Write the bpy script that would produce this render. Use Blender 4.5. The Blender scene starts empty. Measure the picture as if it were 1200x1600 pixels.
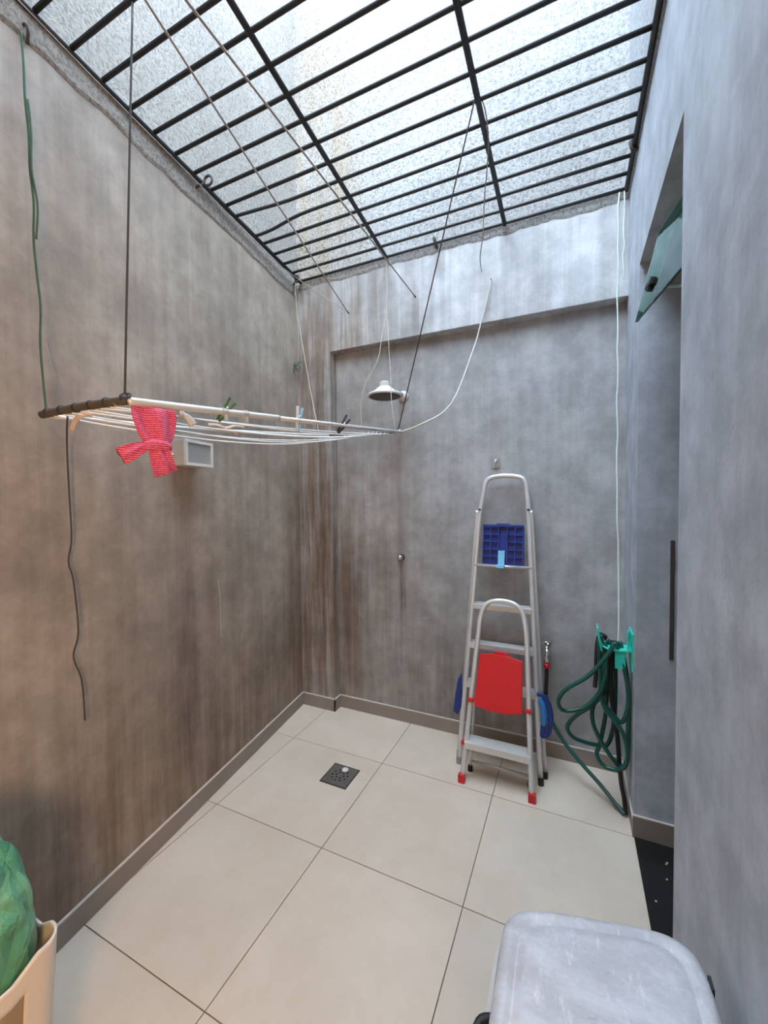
import bpy, bmesh, math, random
from mathutils import Vector, Matrix
random.seed(7)
scn = bpy.context.scene
col = scn.collection

# ------------------------------------------------------------------ camera
F_PX, YAW, PITCH, ROLL, CAM_Z = 634.05, -0.4337, -0.0307, -0.0088, 1.463
fw = Vector((math.sin(YAW)*math.cos(PITCH), math.cos(YAW)*math.cos(PITCH), math.sin(PITCH)))
r0 = Vector((math.cos(YAW), -math.sin(YAW), 0)); u0 = r0.cross(fw)
rr = r0*math.cos(ROLL)+u0*math.sin(ROLL); uu = u0*math.cos(ROLL)-r0*math.sin(ROLL)
cam_d = bpy.data.cameras.new('camera'); cam = bpy.data.objects.new('camera', cam_d); col.objects.link(cam)
cam_d.sensor_fit = 'HORIZONTAL'; cam_d.sensor_width = 36.0; cam_d.lens = 36.0*F_PX/1200.0
cam_d.clip_start = 0.02
cam.matrix_world = Matrix(((rr.x, uu.x, -fw.x, 0), (rr.y, uu.y, -fw.y, 0), (rr.z, uu.z, -fw.z, CAM_Z), (0, 0, 0, 1)))
scn.camera = cam
# ------------------------------------------------------------------ light
world = bpy.data.worlds.new('overcast_sky'); scn.world = world; world.use_nodes = True
bg = world.node_tree.nodes['Background']
bg.inputs['Color'].default_value = (0.66, 0.82, 1.0, 1); bg.inputs['Strength'].default_value = 1.0
scn.view_settings.view_transform = 'Standard'; scn.view_settings.look = 'None'
scn.view_settings.gamma = 1.0; scn.view_settings.use_curve_mapping = False
scn.view_settings.exposure = 4.2
FILL_POWER = 1.7  # power of the added fill light behind the camera

# ------------------------------------------------------------------ room measures (metres)
W, YP, YR, XC, AL, H = 0.25, 2.3655, 2.4408, -1.7513, -0.1393, 2.967
ZB, BB = 2.4623, 0.0824            # beam underside, baseboard height
PX = -1.4855                       # pillar edge
TANL = math.tan(AL)
def xl(y): return XC+(y-YP)*TANL    # left wall surface
dL = Vector((math.sin(AL), math.cos(AL), 0)); nL = Vector((math.cos(AL), -math.sin(AL), 0))
def onL(y, z, off=0.0): return Vector((xl(y), y, z))+nL*off

# ------------------------------------------------------------------ materials
def node_mat(name):
    m = bpy.data.materials.new(name); m.use_nodes = True
    nt = m.node_tree; return m, nt, nt.nodes['Principled BSDF']
def plain(name, c, rough=0.5, metal=0.0, var=0.12, scale=25.0, bump=0.0, **kw):
    m, nt, b = node_mat(name); N = nt.nodes; L = nt.links
    g = N.new('ShaderNodeNewGeometry'); n = N.new('ShaderNodeTexNoise'); n.inputs['Scale'].default_value = scale
    n.inputs['Detail'].default_value = 5
    L.new(g.outputs['Position'], n.inputs['Vector'])
    mx = N.new('ShaderNodeMix'); mx.data_type = 'RGBA'
    L.new(n.outputs['Fac'], mx.inputs['Factor'])
    mx.inputs['A'].default_value = (*[v*(1-var) for v in c], 1); mx.inputs['B'].default_value = (*[min(1, v*(1+var)) for v in c], 1)
    L.new(mx.outputs['Result'], b.inputs['Base Color'])
    b.inputs['Roughness'].default_value = rough; b.inputs['Metallic'].default_value = metal
    for k, v in kw.items(): b.inputs[k.replace('_', ' ')].default_value = v
    if bump:
        bp = N.new('ShaderNodeBump'); bp.inputs['Strength'].default_value = bump; bp.inputs['Distance'].default_value = 0.004
        L.new(n.outputs['Fac'], bp.inputs['Height']); L.new(bp.outputs['Normal'], b.inputs['Normal'])
    return m
def noise(nt, src, scale, vscale=(1, 1, 1), detail=5, rough=0.55, off=(0, 0, 0)):
    mp = nt.nodes.new('ShaderNodeMapping'); mp.inputs['Scale'].default_value = vscale; mp.inputs['Location'].default_value = off
    nt.links.new(src, mp.inputs['Vector'])
    n = nt.nodes.new('ShaderNodeTexNoise'); n.inputs['Scale'].default_value = scale; n.inputs['Detail'].default_value = detail
    n.inputs['Roughness'].default_value = rough
    nt.links.new(mp.outputs['Vector'], n.inputs['Vector']); return n.outputs['Fac']
def ramp(nt, fac, a, b, x0=0.0, x1=1.0):
    mr = nt.nodes.new('ShaderNodeMapRange'); mr.interpolation_type = 'SMOOTHSTEP'
    for k, v in zip(('From Min', 'From Max', 'To Min', 'To Max'), (x0, x1, a, b)): mr.inputs[k].default_value = v
    nt.links.new(fac, mr.inputs['Value']); return mr.outputs['Result']
def mixc(nt, fac, A, B, mode='MIX'):
    mx = nt.nodes.new('ShaderNodeMix'); mx.data_type = 'RGBA'; mx.blend_type = mode
    if isinstance(fac, (int, float)): mx.inputs['Factor'].default_value = fac
    else: nt.links.new(fac, mx.inputs['Factor'])
    for k, v in (('A', A), ('B', B)):
        if isinstance(v, tuple): mx.inputs[k].default_value = (*v, 1)
        else: nt.links.new(v, mx.inputs[k])
    return mx.outputs['Result']
def math_n(nt, op, a, b):
    n = nt.nodes.new('ShaderNodeMath'); n.operation = op
    for i, v in enumerate((a, b)):
        if isinstance(v, (int, float)): n.inputs[i].default_value = v
        else: nt.links.new(v, n.inputs[i])
    return n.outputs[0]
def cement(name, light, dark, streak=0.5, rough=0.62, stains_and_light=(), top=None):
    """trowelled grey cement: cloudy tone, vertical run marks, fine grain; stains_and_light = (centre, size, colour, amount)"""
    m, nt, b = node_mat(name)
    P = nt.nodes.new('ShaderNodeNewGeometry').outputs['Position']
    cloud = ramp(nt, noise(nt, P, 1.7, detail=7, rough=0.62), 0, 1, 0.30, 0.70)
    c = mixc(nt, cloud, dark, light)
    st = ramp(nt, noise(nt, P, 1.0, (16, 16, 0.55), detail=6, rough=0.65), 0, 1, 0.36, 0.66)
    c = mixc(nt, math_n(nt, 'MULTIPLY', st, streak), c, (0.72, 0.70, 0.68), 'MULTIPLY')
    st2 = ramp(nt, noise(nt, P, 1.0, (45, 45, 1.2), detail=4, rough=0.6, off=(3, 1, 5)), 0, 1, 0.58, 0.74)
    c = mixc(nt, math_n(nt, 'MULTIPLY', st2, streak*0.55), c, (1.25, 1.22, 1.18), 'MULTIPLY')
    patch = ramp(nt, noise(nt, P, 6.5, detail=8, rough=0.7, off=(9, 4, 2)), 0.80, 1.16, 0.32, 0.70)
    comb = nt.nodes.new('ShaderNodeCombineColor')
    for i in range(3): nt.links.new(patch, comb.inputs[i])
    c = mixc(nt, 1.0, c, comb.outputs[0], 'MULTIPLY')
    for (cen, size, scol, amt) in stains_and_light:
        v = nt.nodes.new('ShaderNodeVectorMath'); v.operation = 'SUBTRACT'; nt.links.new(P, v.inputs[0]); v.inputs[1].default_value = cen
        v2 = nt.nodes.new('ShaderNodeVectorMath'); v2.operation = 'DIVIDE'; nt.links.new(v.outputs[0], v2.inputs[0]); v2.inputs[1].default_value = size
        v3 = nt.nodes.new('ShaderNodeVectorMath'); v3.operation = 'LENGTH'; nt.links.new(v2.outputs[0], v3.inputs[0])
        mask = ramp(nt, v3.outputs['Value'], 1, 0, 0.15, 1.0)
        br = ramp(nt, noise(nt, P, 1.0, (20, 20, 1.2), detail=6, rough=0.7, off=(1, 7, 3)), 0.35, 1, 0.32, 0.62)
        c = mixc(nt, math_n(nt, 'MULTIPLY', math_n(nt, 'MULTIPLY', mask, br), amt), c, scol, 'MULTIPLY')
    nt.links.new(c, b.inputs['Base Color'])
    grain = noise(nt, P, 90, detail=4); big = noise(nt, P, 7, detail=6)
    nt.links.new(ramp(nt, big, rough-0.1, rough+0.12, 0.3, 0.7), b.inputs['Roughness'])
    h = math_n(nt, 'ADD', math_n(nt, 'MULTIPLY', grain, 0.35), big)
    bp = nt.nodes.new('ShaderNodeBump'); bp.inputs['Strength'].default_value = 0.16; bp.inputs['Distance'].default_value = 0.01
    nt.links.new(h, bp.inputs['Height']); nt.links.new(bp.outputs['Normal'], b.inputs['Normal'])
    return m
def roughcast(name, light, dark, stains_and_light=()):
    m, nt, b = node_mat(name)
    P = nt.nodes.new('ShaderNodeNewGeometry').outputs['Position']
    n1 = noise(nt, P, 85, (1, 1, 0.8), detail=6, rough=0.7); n2 = noise(nt, P, 1.4, detail=5); n3 = noise(nt, P, 130, detail=3, off=(2, 2, 2))
    c = mixc(nt, ramp(nt, n2, 0, 1, 0.3, 0.7), dark, light)
    c = mixc(nt, ramp(nt, n1, 0.9, 0, 0.36, 0.54), c, (0.42, 0.40, 0.39), 'MULTIPLY')
    for (cen, size, scol, amt) in stains_and_light:
        v = nt.nodes.new('ShaderNodeVectorMath'); v.operation = 'SUBTRACT'; nt.links.new(P, v.inputs[0]); v.inputs[1].default_value = cen
        v2 = nt.nodes.new('ShaderNodeVectorMath'); v2.operation = 'DIVIDE'; nt.links.new(v.outputs[0], v2.inputs[0]); v2.inputs[1].default_value = size
        v3 = nt.nodes.new('ShaderNodeVectorMath'); v3.operation = 'LENGTH'; nt.links.new(v2.outputs[0], v3.inputs[0])
        mask = math_n(nt, 'MULTIPLY', ramp(nt, v3.outputs['Value'], 1, 0, 0.2, 1.0), ramp(nt, noise(nt, P, 1, (14, 14, 1.2), detail=5), .4, 1, .35, .6))
        c = mixc(nt, math_n(nt, 'MULTIPLY', mask, amt), c, scol, 'MULTIPLY')
    nt.links.new(c, b.inputs['Base Color']); b.inputs['Roughness'].default_value = 0.9
    h = math_n(nt, 'ADD', ramp(nt, n1, 0, 1, 0.35, 0.72), math_n(nt, 'MULTIPLY', n3, 0.4))
    bp = nt.nodes.new('ShaderNodeBump'); bp.inputs['Strength'].default_value = 0.9; bp.inputs['Distance'].default_value = 0.016
    nt.links.new(h, bp.inputs['Height']); nt.links.new(bp.outputs['Normal'], b.inputs['Normal'])
    return m
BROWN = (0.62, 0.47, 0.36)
M = {}
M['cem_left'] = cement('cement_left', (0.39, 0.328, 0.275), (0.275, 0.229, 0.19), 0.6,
    stains_and_light=[((-1.60, 1.30, 0.75), (0.35, 0.10, 0.85), (0.62, 0.58, 0.62), 0.9), ((-1.60, 1.48, 0.9), (0.35, 0.07, 0.7), (0.72, 0.66, 0.66), 0.8),
            ((-1.75, 2.33, 0.9), (0.3, 0.28, 1.6), BROWN, 0.75), ((-1.60, 1.05, 0.2), (0.5, 2.6, 0.75), (0.62, 0.53, 0.45), 0.95)])  # last, wide entry paints the shade low on the wall; others are stains
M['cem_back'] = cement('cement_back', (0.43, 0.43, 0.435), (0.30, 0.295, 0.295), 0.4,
    stains_and_light=[((-1.45, 2.44, 1.2), (0.95, 0.6, 2.4), (0.80, 0.69, 0.60), 0.9), ((-1.47, 2.44, 0.6), (0.30, 0.3, 1.5), BROWN, 0.85), ((-0.6, 2.44, 0.15), (0.95, 0.3, 0.75), (0.60, 0.53, 0.48), 0.85),  # first, wide entry paints the warm light on the left side
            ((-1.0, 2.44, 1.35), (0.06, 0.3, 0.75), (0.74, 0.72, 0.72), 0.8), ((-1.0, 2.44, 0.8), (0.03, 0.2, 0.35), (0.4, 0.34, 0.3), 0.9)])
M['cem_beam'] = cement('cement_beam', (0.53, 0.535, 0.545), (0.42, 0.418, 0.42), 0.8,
    stains_and_light=[((-1.75, 2.36, 1.5), (0.95, 0.8, 2.6), (0.66, 0.55, 0.46), 1.0), ((-1.55, 2.36, 2.6), (0.95, 0.5, 1.0), (0.62, 0.53, 0.45), 0.95), ((-1.6, 2.36, 0.9), (0.36, 0.3, 2.1), (0.50, 0.37, 0.27), 1.0),  # first two, wide entries mix the pillar's brown with painted warm light
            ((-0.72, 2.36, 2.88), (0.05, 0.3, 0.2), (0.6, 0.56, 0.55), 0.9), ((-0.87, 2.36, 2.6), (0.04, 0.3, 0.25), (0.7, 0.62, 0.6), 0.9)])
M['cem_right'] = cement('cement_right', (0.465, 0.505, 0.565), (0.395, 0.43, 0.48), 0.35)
M['rough_left'] = roughcast('roughcast_left', (0.60, 0.55, 0.49), (0.50, 0.46, 0.41))
M['rough_back'] = roughcast('roughcast_back', (0.66, 0.64, 0.62), (0.56, 0.535, 0.51), stains_and_light=[((-1.55, 2.36, 3.7), (0.55, 0.5, 2.4), (0.90, 0.76, 0.58), 0.9)])
M['rough_right'] = roughcast('roughcast_right', (0.60, 0.61, 0.63), (0.52, 0.525, 0.54))
def tile_mat():
    m, nt, b = node_mat('porcelain_tile')
    P = nt.nodes.new('ShaderNodeNewGeometry').outputs['Position']
    n1 = ramp(nt, noise(nt, P, 3.0, detail=8, rough=0.65), 0, 1, 0.3, 0.7); n2 = noise(nt, P, 40, detail=4)
    c = mixc(nt, n1, (0.60, 0.49, 0.38), (0.67, 0.56, 0.45))
    c = mixc(nt, ramp(nt, n2, 0, 0.25, 0.55, 0.75), c, (0.62, 0.59, 0.55))
    oi = nt.nodes.new('ShaderNodeObjectInfo'); tv = ramp(nt, oi.outputs['Random'], 0.955, 1.03)
    comb = nt.nodes.new('ShaderNodeCombineColor')
    for i in range(3): nt.links.new(tv, comb.inputs[i])
    c = mixc(nt, 1.0, c, comb.outputs[0], 'MULTIPLY')
    nt.links.new(c, b.inputs['Base Color'])
    nt.links.new(ramp(nt, n1, 0.30, 0.42), b.inputs['Roughness'])
    return m
M['tile'] = tile_mat()
M['grout'] = plain('grout', (0.14, 0.11, 0.085), 0.9)
M['skirt'] = plain('skirting_tile', (0.26, 0.22, 0.19), 0.5, var=0.15, scale=6)
M['bead'] = plain('pale_grout_bead', (0.55, 0.48, 0.42), 0.8, var=0.2)
M['granite'] = plain('black_granite', (0.012, 0.012, 0.012), 0.25, var=0.6, scale=120)
M['iron'] = plain('black_painted_iron', (0.013, 0.012, 0.012), 0.55, var=0.4, scale=40, bump=0.3)
M['rusty'] = plain('rusted_rebar', (0.05, 0.04, 0.036), 0.8, var=0.4, scale=60, bump=0.4)
M['alu'] = plain('aluminium', (0.66, 0.655, 0.645), 0.36, 0.45, var=0.12, scale=14)
M['alu_white'] = plain('white_coated_steel', (0.66, 0.65, 0.62), 0.42, 0.25, var=0.1, scale=30)
M['wire'] = plain('white_plastic_coated_wire', (0.72, 0.71, 0.68), 0.5, 0.0)
M['tape'] = plain('dark_weathered_tape', (0.085, 0.07, 0.058), 0.8, var=0.3, scale=60, bump=0.3)
M['cord_dark'] = plain('dark_cord', (0.055, 0.05, 0.045), 0.9, var=0.3, scale=80)
M['cord_green'] = plain('green_cord', (0.05, 0.11, 0.065), 0.9, var=0.4, scale=20)
M['cord_white'] = plain('white_cord', (0.62, 0.60, 0.55), 0.9, var=0.15, scale=120)
M['cord_pale'] = plain('pale_green_cord', (0.62, 0.70, 0.64), 0.9, var=0.15, scale=120)
M['cord_tan'] = plain('tan_twine', (0.42, 0.37, 0.28), 0.9, var=0.2, scale=120)
M['cord_grey'] = plain('grey_wire', (0.30, 0.27, 0.25), 0.7, var=0.2)
M['red'] = plain('red_plastic', (0.62, 0.010, 0.018), 0.38, var=0.1)
M['blue'] = plain('dark_blue_plastic', (0.007, 0.030, 0.20), 0.42, var=0.15)
M['rib'] = plain('blue_plastic_rib', (0.02, 0.07, 0.38), 0.35, var=0.15)
M['ltblue'] = plain('light_blue_plastic', (0.20, 0.55, 0.80), 0.45, var=0.1)
M['midblue'] = plain('bright_blue_plastic', (0.03, 0.22, 0.62), 0.42, var=0.1)
M['black'] = plain('black_rubber', (0.012, 0.012, 0.013), 0.6)
M['chrome'] = plain('chrome', (0.72, 0.71, 0.70), 0.14, 1.0, var=0.05)
M['white_pl'] = plain('white_plastic', (0.62, 0.60, 0.57), 0.42, var=0.08, scale=8)
M['cream_pl'] = plain('cream_plastic', (0.70, 0.60, 0.50), 0.42, var=0.06, scale=8)
M['grey_pl'] = plain('grey_plastic', (0.30, 0.29, 0.28), 0.6)
M['showerdark'] = plain('dark_nozzle_plate', (0.07, 0.06, 0.055), 0.6)
M['brass'] = plain('worn_brass', (0.42, 0.38, 0.34), 0.3, 0.9, var=0.25, scale=50)
M['hose'] = plain('green_garden_hose', (0.008, 0.078, 0.060), 0.28, var=0.25, scale=20)
M['turq'] = plain('turquoise_plastic', (0.03, 0.60, 0.48), 0.40, var=0.08)
M['beige'] = plain('beige_painted_metal', (0.46, 0.42, 0.37), 0.5, var=0.08)
M['offwhite'] = plain('off_white_frame', (0.66, 0.64, 0.60), 0.5, var=0.06)
M['frost'] = plain('frosted_lamp_glass', (0.34, 0.33, 0.31), 0.3, var=0.12, scale=18)
M['pin_green'] = plain('green_clothespin', (0.05, 0.13, 0.025), 0.45)
M['pin_white'] = plain('white_clothespin', (0.75, 0.78, 0.80), 0.4)
M['pin_blue'] = plain('pale_blue_grip', (0.30, 0.58, 0.72), 0.4)
M['clearpl'] = plain('translucent_plastic', (0.62, 0.60, 0.58), 0.35, Alpha=0.75)
M['strapw'] = plain('pinkish_ribbon', (0.62, 0.50, 0.46), 0.8)
M['steel'] = plain('worn_steel_plate', (0.20, 0.175, 0.155), 0.45, 0.6, var=0.25, scale=30)
M['hole'] = plain('dark_hole', (0.01, 0.009, 0.008), 0.9)
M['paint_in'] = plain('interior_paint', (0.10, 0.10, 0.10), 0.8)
def lid_mat():
    m, nt, b = node_mat('scuffed_white_plastic')
    P = nt.nodes.new('ShaderNodeNewGeometry').outputs['Position']
    n1 = ramp(nt, noise(nt, P, 9, (1, 1.6, 1), detail=9, rough=0.72), 0, 1, 0.38, 0.66); n2 = ramp(nt, noise(nt, P, 28, (2.2, .6, 1), detail=7, rough=0.7), 0, 1, 0.54, 0.72)
    c = mixc(nt, n1, (0.46, 0.44, 0.45), (0.60, 0.585, 0.60)); c = mixc(nt, math_n(nt, 'MULTIPLY', n2, 0.6), c, (0.74, 0.73, 0.74))
    n3 = ramp(nt, noise(nt, P, 15, (1, 1.8, 1), detail=9, rough=0.78, off=(4, 2, 1)), 0, 0.75, 0.56, 0.72)
    c = mixc(nt, n3, c, (0.30, 0.28, 0.29))
    nt.links.new(c, b.inputs['Base Color']); nt.links.new(ramp(nt, n1, 0.5, 0.3), b.inputs['Roughness'])
    bp = nt.nodes.new('ShaderNodeBump'); bp.inputs['Strength'].default_value = 0.2; bp.inputs['Distance'].default_value = 0.004
    nt.links.new(n1, bp.inputs['Height']); nt.links.new(bp.outputs['Normal'], b.inputs['Normal']); return m
M['lid'] = lid_mat()
def bag_mat():
    m, nt, b = node_mat('thin_green_bag_plastic')
    P = nt.nodes.new('ShaderNodeNewGeometry').outputs['Position']
    n1 = ramp(nt, noise(nt, P, 9, detail=6, rough=0.6), 0, 1, 0.35, 0.65)
    c = mixc(nt, n1, (0.085, 0.30, 0.16), (0.17, 0.44, 0.28)); nt.links.new(c, b.inputs['Base Color'])
    b.inputs['Roughness'].default_value = 0.34; b.inputs['Transmission Weight'].default_value = 0.08
    vo = nt.nodes.new('ShaderNodeTexVoronoi'); vo.feature = 'DISTANCE_TO_EDGE'; vo.inputs['Scale'].default_value = 17
    mp = nt.nodes.new('ShaderNodeMapping'); mp.inputs['Scale'].default_value = (1, 1, 0.5); nt.links.new(P, mp.inputs['Vector']); nt.links.new(mp.outputs[0], vo.inputs['Vector'])
    bp = nt.nodes.new('ShaderNodeBump'); bp.inputs['Strength'].default_value = 0.8; bp.inputs['Distance'].default_value = 0.03
    hh_ = math_n(nt, 'ADD', vo.outputs['Distance'], math_n(nt, 'MULTIPLY', n1, 0.3))
    nt.links.new(hh_, bp.inputs['Height']); nt.links.new(bp.outputs['Normal'], b.inputs['Normal'])
    return m
M['bag'] = bag_mat()
def cloth_mat():
    m, nt, b = node_mat('pink_striped_cloth')
    P = nt.nodes.new('ShaderNodeNewGeometry').outputs['Position']
    w = nt.nodes.new('ShaderNodeTexWave'); w.bands_direction = 'Z'; w.inputs['Scale'].default_value = 52; w.inputs['Distortion'].default_value = 2.2
    w.inputs['Detail'].default_value = 2; w.inputs['Detail Scale'].default_value = 0.6; nt.links.new(P, w.inputs['Vector'])
    n = noise(nt, P, 140, detail=2)
    f = math_n(nt, 'MULTIPLY', ramp(nt, w.outputs['Fac'], 0, 1, 0.45, 0.8), ramp(nt, n, 0.35, 1, 0.35, 0.6))
    c = mixc(nt, f, (0.60, 0.034, 0.130), (0.76, 0.29, 0.38)); nt.links.new(c, b.inputs['Base Color'])
    b.inputs['Roughness'].default_value = 0.9; return m
M['cloth'] = cloth_mat()
def glass_mat():
    m, nt, b = node_mat('green_tinted_glass'); N = nt.nodes; out = N['Material Output']; N.remove(b)
    tr = N.new('ShaderNodeBsdfTransparent'); tr.inputs['Color'].default_value = (0.50, 0.76, 0.72, 1)
    gl = N.new('ShaderNodeBsdfGlossy'); gl.inputs['Roughness'].default_value = 0.03; gl.inputs['Color'].default_value = (0.75, 0.95, 0.92, 1)
    fr = N.new('ShaderNodeFresnel'); fr.inputs['IOR'].default_value = 1.5; mx = N.new('ShaderNodeMixShader')
    nt.links.new(fr.outputs[0], mx.inputs[0]); nt.links.new(tr.outputs[0], mx.inputs[1]); nt.links.new(gl.outputs[0], mx.inputs[2])
    nt.links.new(mx.outputs[0], out.inputs['Surface']); return m
M['glass'] = glass_mat()
M['glass_edge'] = plain('glass_cut_edge', (0.25, 0.55, 0.50), 0.15)
def fill_glow():  # glowing cover of the added, unseen fill light
    m, nt, b = node_mat('fill_light_glass'); b.inputs['Base Color'].default_value = (0.9, 0.8, 0.65, 1)
    b.inputs['Emission Color'].default_value = (1.0, 0.66, 0.36, 1); b.inputs['Emission Strength'].default_value = 0.35; return m
M['glow'] = fill_glow()

# ------------------------------------------------------------------ mesh helpers
def mesh_obj(name, verts, faces, mat, parent=None, smooth=False, bevel=0.0, **props):
    me = bpy.data.meshes.new(name); me.from_pydata([tuple(v) for v in verts], [], faces); me.validate(); me.update()
    bm = bmesh.new(); bm.from_mesh(me); bmesh.ops.recalc_face_normals(bm, faces=bm.faces)
    if bevel: bmesh.ops.bevel(bm, geom=list(bm.edges), offset=bevel, segments=2, affect='EDGES', profile=0.6, clamp_overlap=True)
    bm.to_mesh(me); bm.free()
    if mat is not None: me.materials.append(M[mat])
    if smooth: me.polygons.foreach_set('use_smooth', [True]*len(me.polygons))
    o = bpy.data.objects.new(name, me); col.objects.link(o)
    if parent is not None: o.parent = parent; o.matrix_parent_inverse = parent.matrix_basis.inverted() if parent.type == 'EMPTY' else Matrix()
    for k, v in props.items(): o[k] = v
    return o
def thing(name, loc, label, cat, group=None):
    o = bpy.data.objects.new(name, None); col.objects.link(o); o.location = loc; o.empty_display_size = 0.05
    o['label'] = label; o['category'] = cat
    if group: o['group'] = group
    return o
class MB:
    def __init__(s): s.v = []; s.f = []
    def add(s, vf):
        v, f = vf; n = len(s.v); s.v += [Vector(p) for p in v]; s.f += [tuple(i+n for i in q) for q in f]; return s
    def build(s, name, mat, parent=None, **kw): return mesh_obj(name, s.v, s.f, mat, parent, **kw)
def box(x0, x1, y0, y1, z0, z1):
    v = [(x, y, z) for z in (z0, z1) for y in (y0, y1) for x in (x0, x1)]
    return v, [(0, 2, 3, 1), (4, 5, 7, 6), (0, 1, 5, 4), (2, 6, 7, 3), (0, 4, 6, 2), (1, 3, 7, 5)]
def obox(c, ax, ay, az, sx, sy, sz):
    c = Vector(c); v, f = box(-sx/2, sx/2, -sy/2, sy/2, -sz/2, sz/2)
    return [c+Vector(ax)*p[0]+Vector(ay)*p[1]+Vector(az)*p[2] for p in v], f
def prism(plan, z0, z1):
    n = len(plan); v = [(p[0], p[1], z0) for p in plan]+[(p[0], p[1], z1) for p in plan]
    f = [tuple(range(n))[::-1], tuple(range(n, 2*n))]+[(i, (i+1) % n, n+(i+1) % n, n+i) for i in range(n)]
    return v, f
def smooth_path(pts, k=5, closed=False):
    pts = [Vector(p) for p in pts]; n = len(pts); out = []
    if n < 3: return pts
    seg = n if closed else n-1
    for i in range(seg):
        g = (lambda j: pts[j % n]) if closed else (lambda j: pts[min(max(j, 0), n-1)])
        p0, p1, p2, p3 = g(i-1), g(i), g(i+1), g(i+2)
        for t in range(k):
            t = t/k; out.append(0.5*((2*p1)+(p2-p0)*t+(2*p0-5*p1+4*p2-p3)*t*t+(3*p1-p0-3*p2+p3)*t**3))
    if not closed: out.append(pts[-1])
    return out
def tube(pts, r, n=8, closed=False, flat=None, up=None, caps=True):
    """r: number or list; flat: second radius (elliptic section) measured across 'up'"""
    pts = [Vector(p) for p in pts]; m = len(pts); V = []; F = []
    prev = None
    for i, p in enumerate(pts):
        a = pts[(i-1) % m] if closed or i > 0 else p; b = pts[(i+1) % m] if closed or i < m-1 else p
        t = (b-a)
        t = t.normalized() if t.length > 1e-9 else Vector((0, 0, 1))
        if up is not None: s = t.cross(Vector(up))
        else:
            s = prev-t*prev.dot(t) if prev is not None else t.orthogonal()
        s = s.normalized() if s.length > 1e-6 else t.orthogonal().normalized()
        prev = s; q = t.cross(s)
        ri = r[i] if isinstance(r, (list, tuple)) else r; r2 = ri if flat is None else flat
        for k in range(n):
            a_ = 2*math.pi*k/n; V.append(p+s*math.cos(a_)*ri+q*math.sin(a_)*r2)
    for i in range(m if closed else m-1):
        for k in range(n):
            a_ = i*n+k; b_ = i*n+(k+1) % n; j = ((i+1) % m)*n; F.append((a_, b_, j+(k+1) % n, j+k))
    if not closed and caps: F += [tuple(range(n))[::-1], tuple(range((m-1)*n, m*n))]
    return V, F
def lathe(prof, base, axis=(0, 0, 1), n=24):
    """prof: (radius, height) list along axis from base"""
    ax = Vector(axis).normalized(); s = ax.orthogonal().normalized(); q = ax.cross(s); base = Vector(base); V = []; F = []
    for (r, h) in prof:
        for k in range(n):
            a = 2*math.pi*k/n; V.append(base+ax*h+(s*math.cos(a)+q*math.sin(a))*max(r, 1e-4))
    for i in range(len(prof)-1):
        for k in range(n): F.append((i*n+k, i*n+(k+1) % n, (i+1)*n+(k+1) % n, (i+1)*n+k))
    F += [tuple(range(n))[::-1], tuple(range((len(prof)-1)*n, len(prof)*n))]
    return V, F
def wobble(pts, amp, seed=0):
    rnd = random.Random(seed); out = []
    for i, p in enumerate(pts):
        p = Vector(p)
        if 0 < i < len(pts)-1: p = p+Vector((rnd.uniform(-1, 1), rnd.uniform(-1, 1), rnd.uniform(-1, 1)))*amp
        out.append(p)
    return out
def lerp_pts(a, b, n): a = Vector(a); b = Vector(b); return [a.lerp(b, i/(n-1)) for i in range(n)]
def cord(name, pts, r, mat, label, cat='cord', group=None, k=5, n=6):
    o = MB().add(tube(smooth_path(pts, k), r, n)).build(name, mat, None, smooth=True); o['label'] = label; o['category'] = cat
    if group: o['group'] = group
    return o
def tagged(o, label, cat, group=None):
    o['label'] = label; o['category'] = cat
    if group: o['group'] = group
    return o
S = dict(kind='structure')

# ------------------------------------------------------------------ structure: walls
Y0 = -1.2                                    # wall behind the camera
TOP_L, TOP_B, TOP_R, TOP_REAR = 5.0, 5.0, 5.0, 3.4
YC = 0.42                                    # edge of the covered part behind the camera
ZR = 2.915                                   # where the roughcast begins
def left_slab(z0, z1, off=0.0):
    a = onL(Y0-0.2, 0, off); b = onL(2.7, 0, off); c = onL(2.7, 0, -0.2); d = onL(Y0-0.2, 0, -0.2)
    return prism([(a.x, a.y), (b.x, b.y), (c.x, c.y), (d.x, d.y)], z0, z1)
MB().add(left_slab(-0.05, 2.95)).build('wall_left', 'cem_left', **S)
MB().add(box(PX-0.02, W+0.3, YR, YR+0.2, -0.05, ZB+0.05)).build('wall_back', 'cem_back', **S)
# pillar + beam stand proud of the wall as one cast L
L_out = [(-2.0, -0.05), (PX, -0.05), (PX, ZB), (W+0.2, ZB), (W+0.2, 2.95), (-2.0, 2.95)]
v = [(p[0], YP, p[1]) for p in L_out]+[(p[0], YR+0.2, p[1]) for p in L_out]
f = [tuple(range(6)), tuple(range(6, 12))[::-1]]+[(i, (i+1) % 6, 6+(i+1) % 6, 6+i) for i in range(6)]
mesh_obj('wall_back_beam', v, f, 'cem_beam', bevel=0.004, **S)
OY0, OY1, OZ = 1.27, 2.0, 2.43               # opening in the right wall
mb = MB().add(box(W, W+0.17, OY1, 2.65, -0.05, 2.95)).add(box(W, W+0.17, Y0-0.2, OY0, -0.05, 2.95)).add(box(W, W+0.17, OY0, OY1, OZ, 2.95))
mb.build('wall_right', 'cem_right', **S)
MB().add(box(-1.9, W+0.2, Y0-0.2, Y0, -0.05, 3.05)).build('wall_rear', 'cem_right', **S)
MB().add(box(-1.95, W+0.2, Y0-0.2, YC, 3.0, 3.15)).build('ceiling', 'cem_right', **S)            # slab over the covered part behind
MB().add(box(-1.95, W+0.2, YC-0.15, YC, 3.15, TOP_REAR)).build('wall_rear_upper', 'rough_right', **S)
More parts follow.
